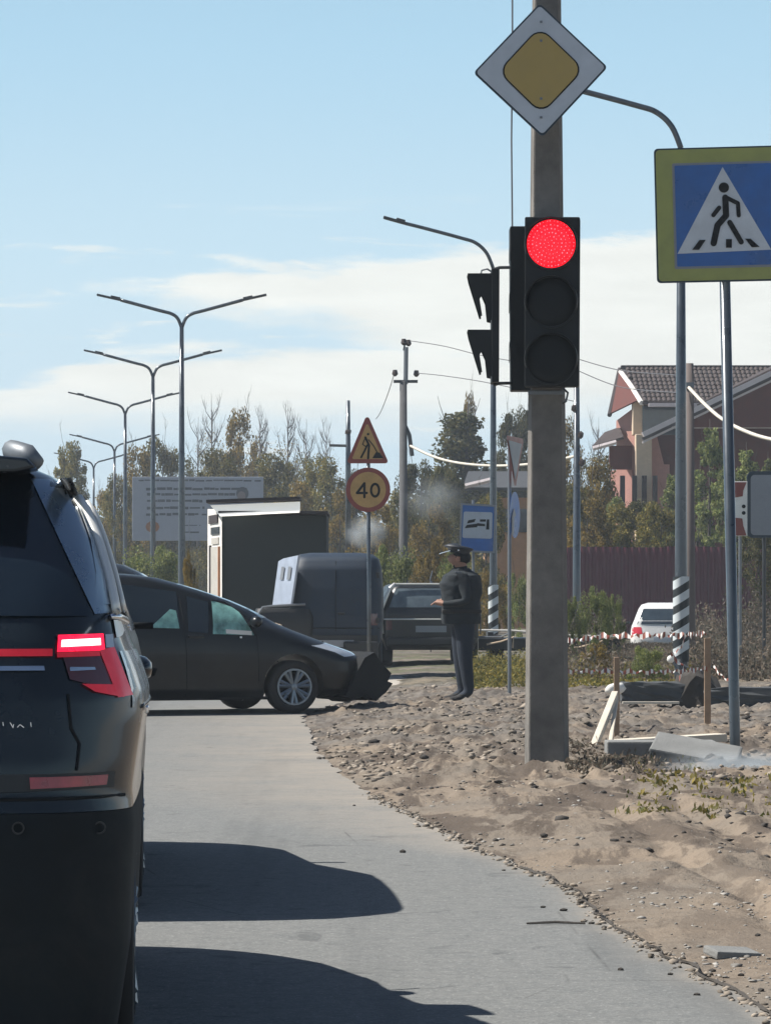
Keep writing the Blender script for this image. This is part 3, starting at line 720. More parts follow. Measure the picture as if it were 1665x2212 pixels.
# remains of the bright lettering that can be made out on the tailgate
gl = MB()
for pl in ([(6, 1562), (7, 1569)], [(22, 1563), (28, 1574), (29, 1567)], [(36, 1574), (43, 1567), (51, 1573)], [(66, 1563), (67, 1574)]):
    for st in stroke([(sx(a), sz(c)) for a, c in pl], .0022):
        yb = ss.end_y(sx(pl[0][0]), 1.0) - .012; gl.prism(st, yb - .004, yb)
gl.build('badge_lettering', M['chrome'], suv)
for px_s, py_s in ((40, 1790), (215, 1795)): q_ = MB(); xs_ = sx(px_s); ring_shape(q_, circ(xs_, sz(py_s), .016, 16), circ(xs_, sz(py_s), .012, 16), ss.end_y(xs_, sz(py_s)) - .012, ss.end_y(xs_, sz(py_s)) - .002); q_.build('parking_sensor', M['black_plastic'], suv)
# tailgate shut line and bumper seam
for q, w in (([(146, 1502), (154, 1577), (172, 1610), (166, 1668)], .0035),):
    pts = [(sx(a), ss.end_y(sx(a), sz(c)) - .004, sz(c)) for a, c in q]; MB().tube(pts, w, 6).build('tailgate_seam', M['black'], suv)
pts = [(x, ss.end_y(x, .735) - .003, .735) for x in np.linspace(-.85, .88, 30)]; MB().tube(pts, .005, 6).build('bumper_seam', M['black'], suv)
pts = [(ss.side_x(y, .96 - .01 * y) + .001, y, .96 - .01 * y) for y in np.linspace(.4, 3.2, 20)]; MB().tube(pts, .006, 6).build('shoulder_crease', M['suv_paint'], suv, True)
for y in (1.05, 1.95):
    MB().box((.935, y, .93), (.02, .16, .025)).build('door_handle', M['chrome'], suv, bevel=.008)
mm = MB(); mm.ico((.915, 2.45, 1.01), .062, (.75, 1.1, .72), 0, 2); mm.box((.88, 2.42, .99), (.06, .05, .03)); mm.build('door_mirror', M['suv_paint'], suv, True)
mm = MB(); mm.ico((-.93, 2.45, 1.01), .062, (.75, 1.1, .72), 0, 2); mm.box((-.89, 2.42, .99), (.06, .05, .03)); mm.build('door_mirror', M['suv_paint'], suv, True)
for sg in (1, -1):
    for yy in (.82, 3.25): wheel(suv, sg * .80, yy, .34, sg, .23, 5)

# ---------------- generic car from plan rings
def car(root, L, W_, Hh, paint, glass=M['mpv_glass'], hood=.34, trunk=.12, belt=.62, cuts=True, wr=.31, spokes=5, light='tail', mir=.10):
    hw = W_ / 2; fo, ro = L * .19, L * .20
    z = lambda k: Hh * k
    lv = [(.18, hw * .92, .12, L - .12, .25, .4), (.30, hw * .98, .03, L - .03, .28, .45), (z(.36), hw, 0, L, .3, .5), (z(.46), hw, .01, L - .04, .3, .5), (z(.52), hw * .995, .03, L - .18, .3, .5),
          (z(.57), hw * .98, .05, L - hood * L * .55, .3, .5), (z(.62), hw * .96, .07, L - hood * L * .92, .28, .5), (z(.70), hw * .90, .16 + trunk, L - hood * L * 1.0 - .12, .2, .4),
          (z(.80), hw * .83, .30 + trunk * 1.6, L - hood * L - .36, .16, .35), (z(.90), hw * .76, .46 + trunk * 2.4, L - hood * L - .62, .15, .3),
          (z(.965), hw * .68, .60 + trunk * 2.8, L - hood * L - .85, .15, .3), (Hh, hw * .50, .85 + trunk * 3, L - hood * L - 1.15, .15, .3)]
    sh = Shell(lv, .05); yr_, yf_ = ro, L - fo
    sh.body('body', paint, root, .05, [(yr_, wr, wr + .05), (yf_, wr, wr + .05)] if cuts else None)
    a, c = z(.645), z(.90)
    sh.end_patch('rear_window', glass, root, [(-hw * .78, a), (hw * .78, a), (hw * .60, c), (-hw * .60, c)], .006, 12, 6)
    sh.end_patch('windscreen', glass, root, [(-hw * .80, a), (hw * .80, a), (hw * .62, c), (-hw * .62, c)], .006, 12, 6, True)
    y0, y1 = .35 + trunk * 2, L - hood * L - .12; ym = (y0 + y1) / 2
    for sg in (1, -1):
        sh.side_patch('rear_side_window', glass, root, [(y0 + .1, a), (ym - .04, a), (ym - .04, c), (y0 + .45, c)], .006, 8, 5, sg)
        sh.side_patch('front_side_window', glass, root, [(ym + .04, a), (y1 - .12, a), (y1 - .72, c), (ym + .04, c)], .006, 8, 5, sg)
        for yy in (yr_, yf_): wheel(root, sg * (hw - .12), yy, wr, sg, wr * .68, spokes)
        sh.end_patch('tail_light', M['tail_red'], root, [(sg * hw * .62, z(.47)), (sg * hw * .93, z(.47)), (sg * hw * .93, z(.60)), (sg * hw * .66, z(.60))], .008, 5, 4)
        sh.end_patch('headlight', M['lamp_clear'], root, [(sg * hw * .55, z(.42)), (sg * hw * .90, z(.43)), (sg * hw * .90, z(.50)), (sg * hw * .60, z(.49))], .008, 5, 4, True)
        mq = MB(); mq.ico((sg * (hw + mir), y1 - .12, z(.66) if mir > .05 else .88), .075 if mir > .05 else .055, (1.1, .5, .62), 0, 1); mq.box((sg * (hw * .95 + .0), y1 - .10, z(.645)), (.16, .05, .03)); mq.build('door_mirror', M['black'], root, True)
    sh.end_patch('number_plate', M['white_sheet'], root, [(-.26, z(.36)), (.26, z(.36)), (.26, z(.36) + .11), (-.26, z(.36) + .11)], .01, 4, 1)
    return sh
ahead = lane_car('dark_car', 14.15, .88, 318, 'dark car standing in the lane just ahead of the black SUV, casting the farther shadow', 'car')
car(ahead, 4.55, 1.76, 1.70, M['jeep_paint'], cuts=False, hood=.27, trunk=-.05, mir=.0)

# ---------------- charcoal hatchback crossing ahead
ya = R(-68)
fw = P(635, 0, 38.3); zc = 38.3
org = Vector((X(635, zc), zc, 0)) - Vector((math.cos(ya), math.sin(ya), 0)) * .86
mpv = empty('parked_hatchback', org, ya, 'charcoal hatchback standing across the junction, its front bumper crumpled and ragged', 'car')
LM = [(.17, .80, -3.1, .62, .2, .4), (.25, .865, -3.25, .88, .25, .45), (.42, .88, -3.3, .96, .28, .5), (.55, .885, -3.3, .92, .28, .5), (.63, .885, -3.3, .80, .28, .5), (.70, .88, -3.3, .60, .28, .5), (.78, .87, -3.28, .37, .28, .5),
      (.86, .855, -3.26, .14, .28, .45), (.93, .835, -3.22, -.03, .26, .45), (1.0, .80, -3.18, -.16, .24, .4), (1.08, .76, -3.12, -.32, .22, .35), (1.17, .71, -3.02, -.52, .2, .35), (1.25, .665, -2.9, -.76, .2, .3), (1.33, .62, -2.76, -1.02, .2, .3),
      (1.40, .565, -2.6, -1.28, .2, .3), (1.435, .48, -2.4, -1.5, .2, .3), (1.445, .40, -2.3, -1.6, .2, .3)]
ms = Shell(LM, .05); ms.body('body', M['mpv_paint'], mpv, .025, [(0, .28, .335), (-2.5, .28, .335)])
wx = lambda px: (px - 635) / 195; wz = lambda py: EYE + (HOR - py) / 207
dw = ms.side_patch('front_door_window', M['teal_glass'], mpv, [(wx(462), wz(1368)), (wx(550), wz(1371)), (wx(522), wz(1314)), (wx(470), wz(1296))], .008, 12, 8)
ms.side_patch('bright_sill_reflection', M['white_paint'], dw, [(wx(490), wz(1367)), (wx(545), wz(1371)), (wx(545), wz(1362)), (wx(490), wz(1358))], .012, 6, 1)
ms.side_patch('rear_door_window', M['mpv_glass'], mpv, [(wx(270), wz(1352)), (wx(392), wz(1356)), (wx(398), wz(1278)), (wx(285), wz(1262))], .008, 12, 8)
q = ms.side_patch('seat_gap', M['teal_glass'], mpv, [(wx(330), wz(1354)), (wx(392), wz(1356)), (wx(390), wz(1318)), (wx(378), wz(1315))], .012, 4, 3)
ms.side_patch('rear_door_window', M['mpv_glass'], mpv, [(wx(410), wz(1362)), (wx(452), wz(1366)), (wx(462), wz(1300)), (wx(418), wz(1288))], .008, 6, 6)
ms.end_patch('windscreen', M['mpv_glass'], mpv, [(-.66, .99), (.66, .99), (.50, 1.34), (-.50, 1.34)], .008, 12, 10, True)
ms.end_patch('headlight', M['lamp_clear'], mpv, [(.52, .60), (.80, .58), (.84, .70), (.60, .73)], .01, 8, 5, True)
ms.end_patch('headlight', M['lamp_clear'], mpv, [(-.80, .58), (-.52, .60), (-.60, .73), (-.84, .70)], .01, 8, 5, True)
ms.end_patch('grille', M['black_plastic'], mpv, [(-.42, .44), (.42, .44), (.46, .56), (-.46, .56)], .008, 8, 3, True)
pts = [(ms.side_x(y, z) + .004, y, z) for y, z in [(wx(470), wz(1297)), (wx(500), wz(1301)), (wx(528), wz(1322)), (wx(548), wz(1352)), (wx(552), wz(1372))]]
MB().tube(pts, .012, 6).build('window_seal', M['black'], mpv)
for (a, c) in (((402, 1285), (408, 1500)), ((556, 1368), (560, 1470))):
    pts = [(ms.side_x(wx(a[0] + (c[0] - a[0]) * t), wz(a[1] + (c[1] - a[1]) * t)) + .001, wx(a[0] + (c[0] - a[0]) * t), wz(a[1] + (c[1] - a[1]) * t)) for t in np.linspace(0, 1, 14)]
    MB().tube(pts, .004, 5).build('door_seam', M['black'], mpv)
MB().box((.885, wx(425), .80), (.03, .17, .03)).build('door_handle', M['mpv_paint'], mpv, bevel=.008)
MB().box((.885, wx(520), .79), (.02, .02, .02)).build('side_indicator', M['lamp_clear'], mpv, bevel=.004)
mq = MB(); mq.ico((.95, wx(548), .95), .09, (1, .7, .7), 0, 2); mq.box((.87, wx(545), .93), (.12, .05, .04)); mq.build('door_mirror', M['mpv_paint'], mpv, True)
pts = [(x, ms.end_y(x, .735, True) + .004, .735) for x in np.linspace(-.6, .6, 12)]; MB().tube(pts, .005, 5).build('bonnet_seam', M['black'], mpv)
for sg in (1, -1):
    wheel(mpv, sg * .775, 0, .275, sg, .19, 7); wheel(mpv, sg * .775, -2.5, .275, sg, .19, 7)
    MB().box((sg * .43, -1.25, .16), (.7, 2.0, .03)).build('underbody', M['black'], mpv)
rr2 = random.Random(11); jag = [(.60, .17), (.70, .13), (.80, .19), (.86, .12), (.97, .16), (1.04, .22), (1.05, .28), (1.06, .34), (1.05, .38), (1.02, .46), (1.0, .50), (.96, .55), (.93, .60), (.88, .60), (.80, .55), (.66, .40)]
for k, (xa, xb) in enumerate(((-.72, -.30), (-.28, .22), (.24, .66), (.67, .84))):
    jj = [(y + rr2.uniform(-.05, .05), z + rr2.uniform(-.03, .03)) for y, z in jag]; n_ = len(jj)
    MB().poly([(xa, y, z) for y, z in jj] + [(xb, y * 1.0 + .02, z) for y, z in jj], [tuple(range(n_)), tuple(reversed(range(n_, 2 * n_)))] + [(i, i + n_, (i + 1) % n_ + n_, (i + 1) % n_) for i in range(n_)]).build('crumpled_bumper', M['black'], mpv)
# dark car behind the hatchback: only its roof shows
rb = empty('dark_car', (X(235, 50), 50, 0), R(-90), 'dark car behind the hatchback, only its glinting roof showing above it', 'car')
car(rb, 4.2, 1.75, 1.68, M['jeep_paint'], cuts=False, hood=.3, trunk=0)
rb.location = (X(305, 50) - 2.35, 50.8, 0)

# ---------------- roadside kiosk: dark wall in shade, sunlit side, slanted fascia
M['pale_door'] = mat('pale_grey_door', (.45, .43, .39), .6, var=.15)
KZ = 62
ki = empty('roadside_kiosk', (X(475, KZ), KZ, 0), 0, 'dark walled kiosk with a sunlit white side and slanted white roof band, behind the hatchback', 'kiosk')
kx = lambda px: (px - 475) * KZ / FOC; kz = lambda py: H(py, KZ)
M['kiosk_wall'] = mat('dark_green_grey_wall', (.026, .033, .033), .75, var=.2, scale=2, bump=.2)
MB().box(((kx(480) + kx(706)) / 2, 1.1, kz(1112) / 2), (kx(706) - kx(480), 2.2, kz(1112))).build('wall', M['kiosk_wall'], ki, bevel=.02)
MB().box(((kx(475) + kx(706)) / 2, 1.0, kz(1112) + .03), (kx(706) - kx(470), 2.5, .06)).build('roof', M['dark_trim'], ki, bevel=.01)
side = MB(); side.poly([(kx(437), 1.9, 0), (kx(480), -.06, 0), (kx(480), -.06, kz(1100)), (kx(437), 1.9, kz(1094))], [(0, 1, 2, 3)])
side.poly([(kx(437) + .02, 1.95, 0), (kx(480) + .02, 0, 0), (kx(480) + .02, 0, kz(1100)), (kx(437) + .02, 1.95, kz(1094))], [(3, 2, 1, 0)])
side.build('side_wall', M['white_paint'], ki)
def kside(name, pa, pb, ya_, yb_, m, o=.02):
    def pt(px, z): t = (px - 437) / 43; n = Vector((-1.96, -.333, 0)).normalized(); return Vector((kx(px), 1.9 - 1.96 * t, z)) + n * o
    a, b2, c, d = pt(pa, kz(yb_)), pt(pb, kz(yb_)), pt(pb, kz(ya_)), pt(pa, kz(ya_)); n = Vector((.05, 0, 0))
    return MB().poly([a, b2, c, d, a + n, b2 + n, c + n, d + n], [(0, 1, 2, 3), (4, 7, 6, 5), (0, 4, 5, 1), (1, 5, 6, 2), (2, 6, 7, 3), (3, 7, 4, 0)]).build(name, m, ki)
kside('door', 450, 472, 1180, 1400, M['pale_door']); kside('door_frame', 446, 449.5, 1176, 1400, M['dark_trim'], .03); kside('door_frame', 473, 475, 1180, 1400, M['orange'], .03)
kside('upper_window', 450, 474, 1137, 1153, M['glass_dark']); kside('notice', 452, 472, 1160, 1174, M['pale_door']); kside('corner_shadow_gap', 444, 470, 1110, 1128, M['dark_trim'], .025)
fa = MB(); fa.poly([(kx(455), -.12, kz(1092)), (kx(648), -.12, kz(1084)), (kx(648), -.30, kz(1108)), (kx(478), -.30, kz(1116)), (kx(455), .1, kz(1092)), (kx(648), .1, kz(1084)), (kx(648), .1, kz(1108)), (kx(478), .1, kz(1116))],
                   [(0, 3, 2, 1), (4, 5, 6, 7), (0, 1, 5, 4), (1, 2, 6, 5), (2, 3, 7, 6), (3, 0, 4, 7)])
M['fascia'] = mat('white_fascia_light_box', (.80, .78, .72), .5, emit=.32, ecol=(.95, .95, .88), var=.1, scale=3)  # white fascia given a slight emission of its own
fa.build('fascia', M['fascia'], ki)
MB().box(((kx(448) + kx(648)) / 2, .25, kz(1080)), (kx(648) - kx(446), 1.0, .05), ry=-R(2)).build('roof_edge', M['dark_trim'], ki)

# ---------------- blue van with raised bonnet
VZ = 53; van = empty('blue_van', (X(725, VZ), VZ, 0), 0, 'boxy dull blue van with its pale bonnet raised, beyond the nose of the hatchback', 'van')
vx = lambda px: (px - 725) * VZ / FOC; vz = lambda py: H(py, VZ)
MB().box((.36, .5, .30), (.5, 1.2, .5)).build('tow_frame', M['black_plastic'], van, bevel=.03)  # dark block closing the space under the van
vb = Shell([(.35, .58, .0, 3.0, .1, .3), (.55, .66, 0, 3.1, .12, .3), (.9, .69, 0, 3.1, .15, .3), (1.3, .68, .03, 3.0, .18, .3), (1.6, .66, .08, 2.8, .2, .3), (1.74, .62, .16, 2.6, .2, .3), (1.80, .54, .3, 2.4, .2, .3), (1.825, .40, .5, 2.2, .2, .3)], .03)
vb.body('body', M['van_blue'], van, .04)
vb.end_patch('rear_bumper', M['black_plastic'], van, [(-.60, .45), (.60, .45), (.60, .64), (-.60, .64)], .03, 10, 3)
pts = [(x, vb.end_y(x, .74) - .004, .74) for x in np.linspace(-.62, .62, 12)]; MB().tube(pts, .008, 5).build('lower_seam', M['black'], van)
MB().tube([(0.0, vb.end_y(0, z) - .003, z) for z in np.linspace(.7, 1.7, 8)], .005, 5).build('door_seam', M['black'], van)
for sg in (1, -1): vb.end_patch('tail_lamp', M['tail_smoke'], van, [(sg * .50, .78), (sg * .60, .78), (sg * .60, .95), (sg * .50, .95)], .01, 3, 3)
bn_ = MB(); hp = [(586, 1308), (628, 1308), (634, 1270), (645, 1200), (612, 1206), (600, 1212)]
bf = lambda a: .55 - (a - 586) * .0145
bn_.poly([(vx(a), bf(a), vz(c)) for a, c in hp] + [(vx(a) + .03, bf(a) + .01, vz(c)) for a, c in hp], [tuple(range(6)), tuple(reversed(range(6, 12)))] + [(i, i + 6, (i + 1) % 6 + 6, (i + 1) % 6) for i in range(6)])
bo = bn_.build('raised_bonnet', M['hood_liner'], van)
for px in (609, 625): MB().poly([(vx(a) - .012, bf(a) - .006, vz(c)) for a, c in ((px - 4, 1252), (px + 3, 1252), (px + 7, 1224), (px, 1224))], [(0, 1, 2, 3)]).build('pressed_rib', M['sign_grey'], bo)
MB().tube([(vx(a), -.08, vz(c)) for a, c in ((558, 1345), (559, 1326), (568, 1312), (590, 1309), (640, 1306), (660, 1305))], .018, 8).build('wing_edge', M['galv'], van)
fe = Shell([(.30, .42, -.1, .9, .1, .1), (.9, .44, -.1, .9, .1, .1), (1.02, .40, -.05, .9, .1, .1)], .02)
o = fe.body('engine_bay', M['black_plastic'], van, .1); o.location = (vx(612), .0, 0)
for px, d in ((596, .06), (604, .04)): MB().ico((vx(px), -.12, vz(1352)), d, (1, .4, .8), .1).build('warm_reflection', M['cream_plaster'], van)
for sg in (-1, 1): wheel(van, sg * .55, .45, .32, sg); wheel(van, sg * .55, 2.5, .32, sg)

# ---------------- dark jeep seen from behind
jp = empty('dark_jeep', (X(928, 64), 62.5, 0), R(4), 'boxy dark off road car with a sunlit pale roof edge, partly behind the standing person', 'car')
jb = Shell([(.28, .76, 0, 3.9, .1, .3), (.5, .84, -.03, 4, .12, .3), (.9, .86, -.03, 4, .14, .3), (.98, .84, 0, 3.9, .14, .3), (1.15, .76, .06, 2.9, .12, .3), (1.33, .66, .15, 2.7, .12, .3), (1.38, .62, .2, 2.6, .12, .3), (1.40, .55, .3, 2.5, .12, .3)], .02)
jb.body('body', M['jeep_paint'], jp, .05)
M['pale_glass'] = mat('sky_lit_glass', (.10, .13, .15), .15, coat=.6, var=.3)
jb.end_patch('rear_window', M['pale_glass'], jp, [(-.70, 1.0), (.70, 1.0), (.58, 1.32), (-.58, 1.32)], .01, 10, 5)
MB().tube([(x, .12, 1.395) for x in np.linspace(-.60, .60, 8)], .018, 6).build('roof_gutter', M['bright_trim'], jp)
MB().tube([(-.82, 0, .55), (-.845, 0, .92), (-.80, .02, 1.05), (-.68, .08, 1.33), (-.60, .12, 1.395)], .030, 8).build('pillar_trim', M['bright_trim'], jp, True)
MB().tube([(.84, 0, .55), (.84, 0, .95), (.69, .08, 1.33), (.60, .12, 1.395)], .014, 8).build('pillar_trim', M['galv'], jp, True)
MB().tube([(x, -.06, .80) for x in np.linspace(-.84, .50, 8)], .013, 6).build('tailgate_trim', M['bright_trim'], jp)
MB().box((0, -.10, .42), (1.5, .14, .14)).build('bumper', M['black_plastic'], jp, bevel=.03)
MB().tube([(.05, .4, 1.4), (.02, .4, 1.46), (.06, .4, 1.62)], [.03, .012, .012], 6).build('antenna', M['galv'], jp)
for sg in (-1, 1):
    jb.end_patch('tail_light', M['tail_smoke'], jp, [(sg * .66, .62), (sg * .76, .62), (sg * .76, .78), (sg * .66, .78)], .012, 3, 3)
    wheel(jp, sg * .72, .6, .33, sg); wheel(jp, sg * .72, 3.1, .33, sg)

jb.end_patch('number_plate', M['sign_grey'], jp, [(-.26, .58), (.26, .58), (.26, .69), (-.26, .69)], .02, 3, 1)
MB().tube([(.62, -.07, .86), (.50, -.09, .87)], .02, 6).build('tailgate_handle', M['black_plastic'], jp)
vb.end_patch('number_plate', M['sign_grey'], van, [(-.26, .47), (.26, .47), (.26, .57), (-.26, .57)], .045, 3, 1)
for zz in (.85, 1.5):
    for sx_ in (-.60, .60): MB().box((sx_, vb.end_y(.6, zz) - .01, zz), (.05, .04, .08)).build('hinge', M['black_plastic'], van, bevel=.008)
MB().box((.08, vb.end_y(0, .95) - .02, .95), (.10, .03, .03)).build('door_handle', M['black_plastic'], van, bevel=.006)
# ---------------- low flatbed with pale rails behind the pole
ft = empty('flatbed_trailer', (X(1185, 66), 66, 0), 0, 'low dark flatbed with pale edge rails, half hidden behind the concrete pole', 'trailer')
fx = lambda px: (px - 1185) * 66 / FOC; fz = lambda py: H(py, 66)
MB().box((0, .8, fz(1392)), (fx(1335) - fx(1030), 1.6, .22)).build('bed', M['jeep_paint'], ft, bevel=.02)
MB().tube([(fx(1030), -.02, fz(1361)), (fx(1105), -.02, fz(1362)), (fx(1230), -.02, fz(1372)), (fx(1340), -.02, fz(1376))], .022, 6).build('edge_rail', M['white_paint'], ft)
MB().tube([(fx(1216), -.08, fz(1402)), (fx(1255), -.08, fz(1397)), (fx(1330), -.08, fz(1376))], .02, 6).build('brace_rail', M['cream_plaster'], ft)
MB().tube([(fx(1030), -.08, fz(1376)), (fx(1080), -.08, fz(1376)), (fx(1104), -.08, fz(1366))], .02, 6).build('brace_rail', M['galv'], ft)
MB().tube([(fx(1050), -.12, fz(1392)), (fx(1080), -.12, fz(1386)), (fx(1108), -.12, fz(1376)), (fx(1106), -.12, fz(1400))], .02, 6).build('brace_rail', M['cream_plaster'], ft)
for px in (1100, 1108): MB().box((fx(px), -.12, fz(1424)), (.05, .05, .2)).build('reflector_tab', M['white_paint'], ft)
for px in (1075, 1290): wheel(ft, fx(px), .3, .25, -1).rotation_euler = (0, 0, 0)
for px in (1060, 1310): MB().box((fx(px), .8, .27), (.1, 1.2, .54)).build('support_leg', M['dark_steel'], ft)

# ---------------- white hatchback far right
wh = empty('white_hatchback', (X(1434, 91), 91, 0), R(-5), 'white hatchback seen from behind with one red tail light, beside the striped lamp post', 'car')
car(wh, 3.9, 1.72, 1.5, M['white_car'], M['glass_dark'], cuts=False, hood=.24, trunk=-.08)
wh.location.z = -.50
for y_ in (): pass

# ---------------- person in dark uniform and peaked cap
PZ = 41.3; pz0 = gh(X(995, PZ), PZ)
pe = empty('person', (X(996, PZ), PZ, pz0 - .01), 0, 'person in dark uniform and peaked cap standing in profile beside the concrete pole', 'person')
J = [((0, 0, .96), .145), ((.0, 0, 1.15), .135), ((.01, 0, 1.33), .155), ((.005, 0, 1.46), .075), ((-.015, 0, 1.53), .062), ((-.03, 0, 1.60), .098), ((-.025, 0, 1.665), .092),
     ((0, .10, .88), .105), ((-.01, .11, .52), .072), ((.02, .11, .12), .052), ((-.08, .125, .045), .045), ((-.16, .13, .04), .032),
     ((0.03, -.10, .88), .105), ((.03, -.11, .52), .072), ((.07, -.11, .12), .052), ((-.03, -.125, .045), .045), ((-.11, -.13, .04), .032),
     ((.01, .19, 1.40), .062), ((.06, .25, 1.14), .048), ((-.13, .20, 1.12), .034), ((-.20, .17, 1.14), .03),
     ((.01, -.19, 1.40), .062), ((.05, -.26, 1.13), .050), ((-.14, -.20, 1.10), .036), ((-.21, -.16, 1.12), .03),
     ((-.125, 0, 1.60), .012)]
Ed = [(0, 1), (1, 2), (2, 3), (3, 4), (4, 5), (5, 6), (0, 7), (7, 8), (8, 9), (9, 10), (10, 11), (0, 12), (12, 13), (13, 14), (14, 15), (15, 16), (2, 17), (17, 18), (18, 19), (19, 20), (2, 21), (21, 22), (22, 23), (23, 24), (5, 25)]
def add_fingers(base, idx):
    n = len(J)
    for k in range(4):
        y = base[1] + (k - 1.5) * .018
        J.append(((base[0] - .045, y, base[2] - .01), .009)); J.append(((base[0] - .07, y, base[2] - .035), .008))
        Ed.append((idx, n + 2 * k)); Ed.append((n + 2 * k, n + 2 * k + 1))
    J.append(((base[0] - .01, base[1] + .03, base[2] + .03), .009)); Ed.append((idx, len(J) - 1))
add_fingers(J[24][0], 24)
me = bpy.data.meshes.new('body'); me.from_pydata([j[0] for j in J], Ed, []); tmp = bpy.data.objects.new('tmp', me); COL.objects.link(tmp)
tmp.modifiers.new('s', 'SKIN'); 
for v, j in zip(me.skin_vertices[0].data, J): v.radius = (j[1], j[1])
me.skin_vertices[0].data[0].use_root = True
sbs = tmp.modifiers.new('u', 'SUBSURF'); sbs.levels = sbs.render_levels = 2
dg = bpy.context.evaluated_depsgraph_get(); bm_ = bpy.data.meshes.new_from_object(tmp.evaluated_get(dg)); bpy.data.objects.remove(tmp)
bm_.name = 'body'; bm_.materials.clear()
for k in ('cloth', 'trousers', 'skin', 'rubber'): bm_.materials.append(M[k])
for p in bm_.polygons:
    c = p.center; p.use_smooth = True
    p.material_index = 3 if c.z < .10 else 1 if c.z < .90 else 2 if (c.z > 1.52 or c.x < -.17) else 0
body = bpy.data.objects.new('body', bm_); COL.objects.link(body); body.parent = pe
jk = Shell([(.88, .165, -.2, .2, .12, .12), (.95, .18, -.21, .21, .12, .12), (1.15, .17, -.205, .205, .12, .12), (1.32, .19, -.225, .225, .14, .14), (1.42, .16, -.20, .20, .12, .12), (1.47, .09, -.09, .09, .05, .05), (1.50, .07, -.075, .075, .05, .05)], 0)
o = jk.body('jacket', M['cloth'], pe, .02)
co_ = np.array([v.co[:] for v in o.data.vertices]); an_ = np.arctan2(co_[:, 1], co_[:, 0])
dd = fbm(an_ * 2.2 + 5, co_[:, 2] * 9, 3) * .045; rr_ = np.maximum(.02, np.hypot(co_[:, 0], co_[:, 1])); co_[:, 0] *= 1 + dd / rr_; co_[:, 1] *= 1 + dd / rr_
o.data.vertices.foreach_set('co', co_.ravel().astype(np.float32)); o.data.update()
MB().box((0, 0, 1.02), (.36, .44, .045)).build('belt', M['rubber'], pe, bevel=.02)
for sy in (-1, 1): MB().box((-.03, sy * .15, 1.455), (.06, .10, .012)).build('shoulder_strap', M['galv'], pe, bevel=.004)
cp = MB(); prof = [(1.665, .100), (1.69, .104), (1.705, .110), (1.72, .135), (1.735, .138), (1.755, .09), (1.76, .01)]
nn_ = 20; vv = []; 
for z, r_ in prof:
    for k in range(nn_):
        a = 2 * math.pi * k / nn_; vv.append((-.025 + r_ * math.cos(a) * 1.12, r_ * math.sin(a), z - .02 * math.cos(a)))
cp.poly(vv, [(i * nn_ + k, i * nn_ + (k + 1) % nn_, (i + 1) * nn_ + (k + 1) % nn_, (i + 1) * nn_ + k) for i in range(len(prof) - 1) for k in range(nn_)])
capo = cp.build('peaked_cap', M['cap'], pe, True); capo.scale = (.86, .86, 1)
MB().poly([(-.12, -.09, 1.69), (-.20, -.07, 1.668), (-.235, 0, 1.655), (-.20, .07, 1.668), (-.12, .09, 1.69), (-.12, -.09, 1.70), (-.20, -.07, 1.678), (-.235, 0, 1.665), (-.20, .07, 1.678), (-.12, .09, 1.70)],
          [(4, 3, 2, 1, 0), (5, 6, 7, 8, 9), (0, 1, 6, 5), (1, 2, 7, 6), (2, 3, 8, 7), (3, 4, 9, 8)]).build('peak', M['chrome'], capo)
MB().ico((-.03, -.105, 1.70), .014, (1, .5, 1)).build('cap_button', M['chrome'], capo)
pe.scale = (1.22, 1.12, 1.0)
hr = MB(); hr.ico((0, 0, 1.615), .098, (.95, .9, .85), 0, 2); hr.build('hair', M['black'], pe, True)
for nm, c_, d_, m_ in (('ear', (-.03, -.095, 1.60), (.035, .02, .055), 'skin'), ('ear', (-.03, .095, 1.60), (.035, .02, .055), 'skin'), ('eye', (-.118, -.035, 1.625), (.01, .02, .01), 'black'), ('eye', (-.118, .035, 1.625), (.01, .02, .01), 'black'), ('mouth', (-.12, 0, 1.555), (.01, .04, .008), 'tail_smoke')): MB().box(c_, d_).build(nm, M[m_], pe, bevel=.003)


# ---------------- concrete pole with main sign, traffic lights
QZ = 26.0; q0 = gh(X(1180, QZ), QZ) - .02; s308 = QZ / FOC
pol = empty('concrete_pole', (X(1180, QZ), QZ, q0), R(-3), 'thick square concrete pole carrying the red traffic light and yellow diamond sign', 'pole')
zb, zt = -.5, H(-700, QZ)
def sec(z):
    k = np.interp(z, [0, zt], [1.0, .50]); f, bk, d = .125 * k, .158 * k, .145 * k
    return [(-f, -d), (f, -d), (bk, d), (-bk, d)]
pm = MB(); zs_ = [zb, 0, 1.5, 3, 4.5, 6, zt]; vv = []
for z in zs_: vv += [(x, y, z) for x, y in sec(max(z, 0))]
pm.poly(vv, [(i * 4 + k, i * 4 + (k + 1) % 4, i * 4 + 4 + (k + 1) % 4, i * 4 + 4 + k) for i in range(len(zs_) - 1) for k in range(4)] + [(0, 3, 2, 1), tuple(len(vv) - 4 + k for k in range(4))])
pm.build('shaft', M['concrete_pole'], pol, bevel=.012)
lx = lambda px: (px - 1180) * s308; lz = lambda py: H(py, QZ) - q0
MB().tube([(lx(1106), .05, lz(-700)), (lx(1106), .05, lz(100)), (lx(1104), .05, lz(300)), (lx(1106), .05, lz(500))], .0065, 6).build('feed_cable', M['wire'], pol)
for py in (150, 480, 850):
    k = np.interp(lz(py), [0, zt], [1.0, .50]); MB().box((0, 0, lz(py)), (.31 * k, .31 * k, .03)).build('clamp_band', M['galv'], pol, bevel=.004)
MB().tube([(lx(1214), -.05, lz(838)), (lx(1226), -.08, lz(850)), (lx(1222), -.08, lz(868)), (lx(1213), -.05, lz(874))], .008, 6).build('cable_loop', M['galv'], pol)
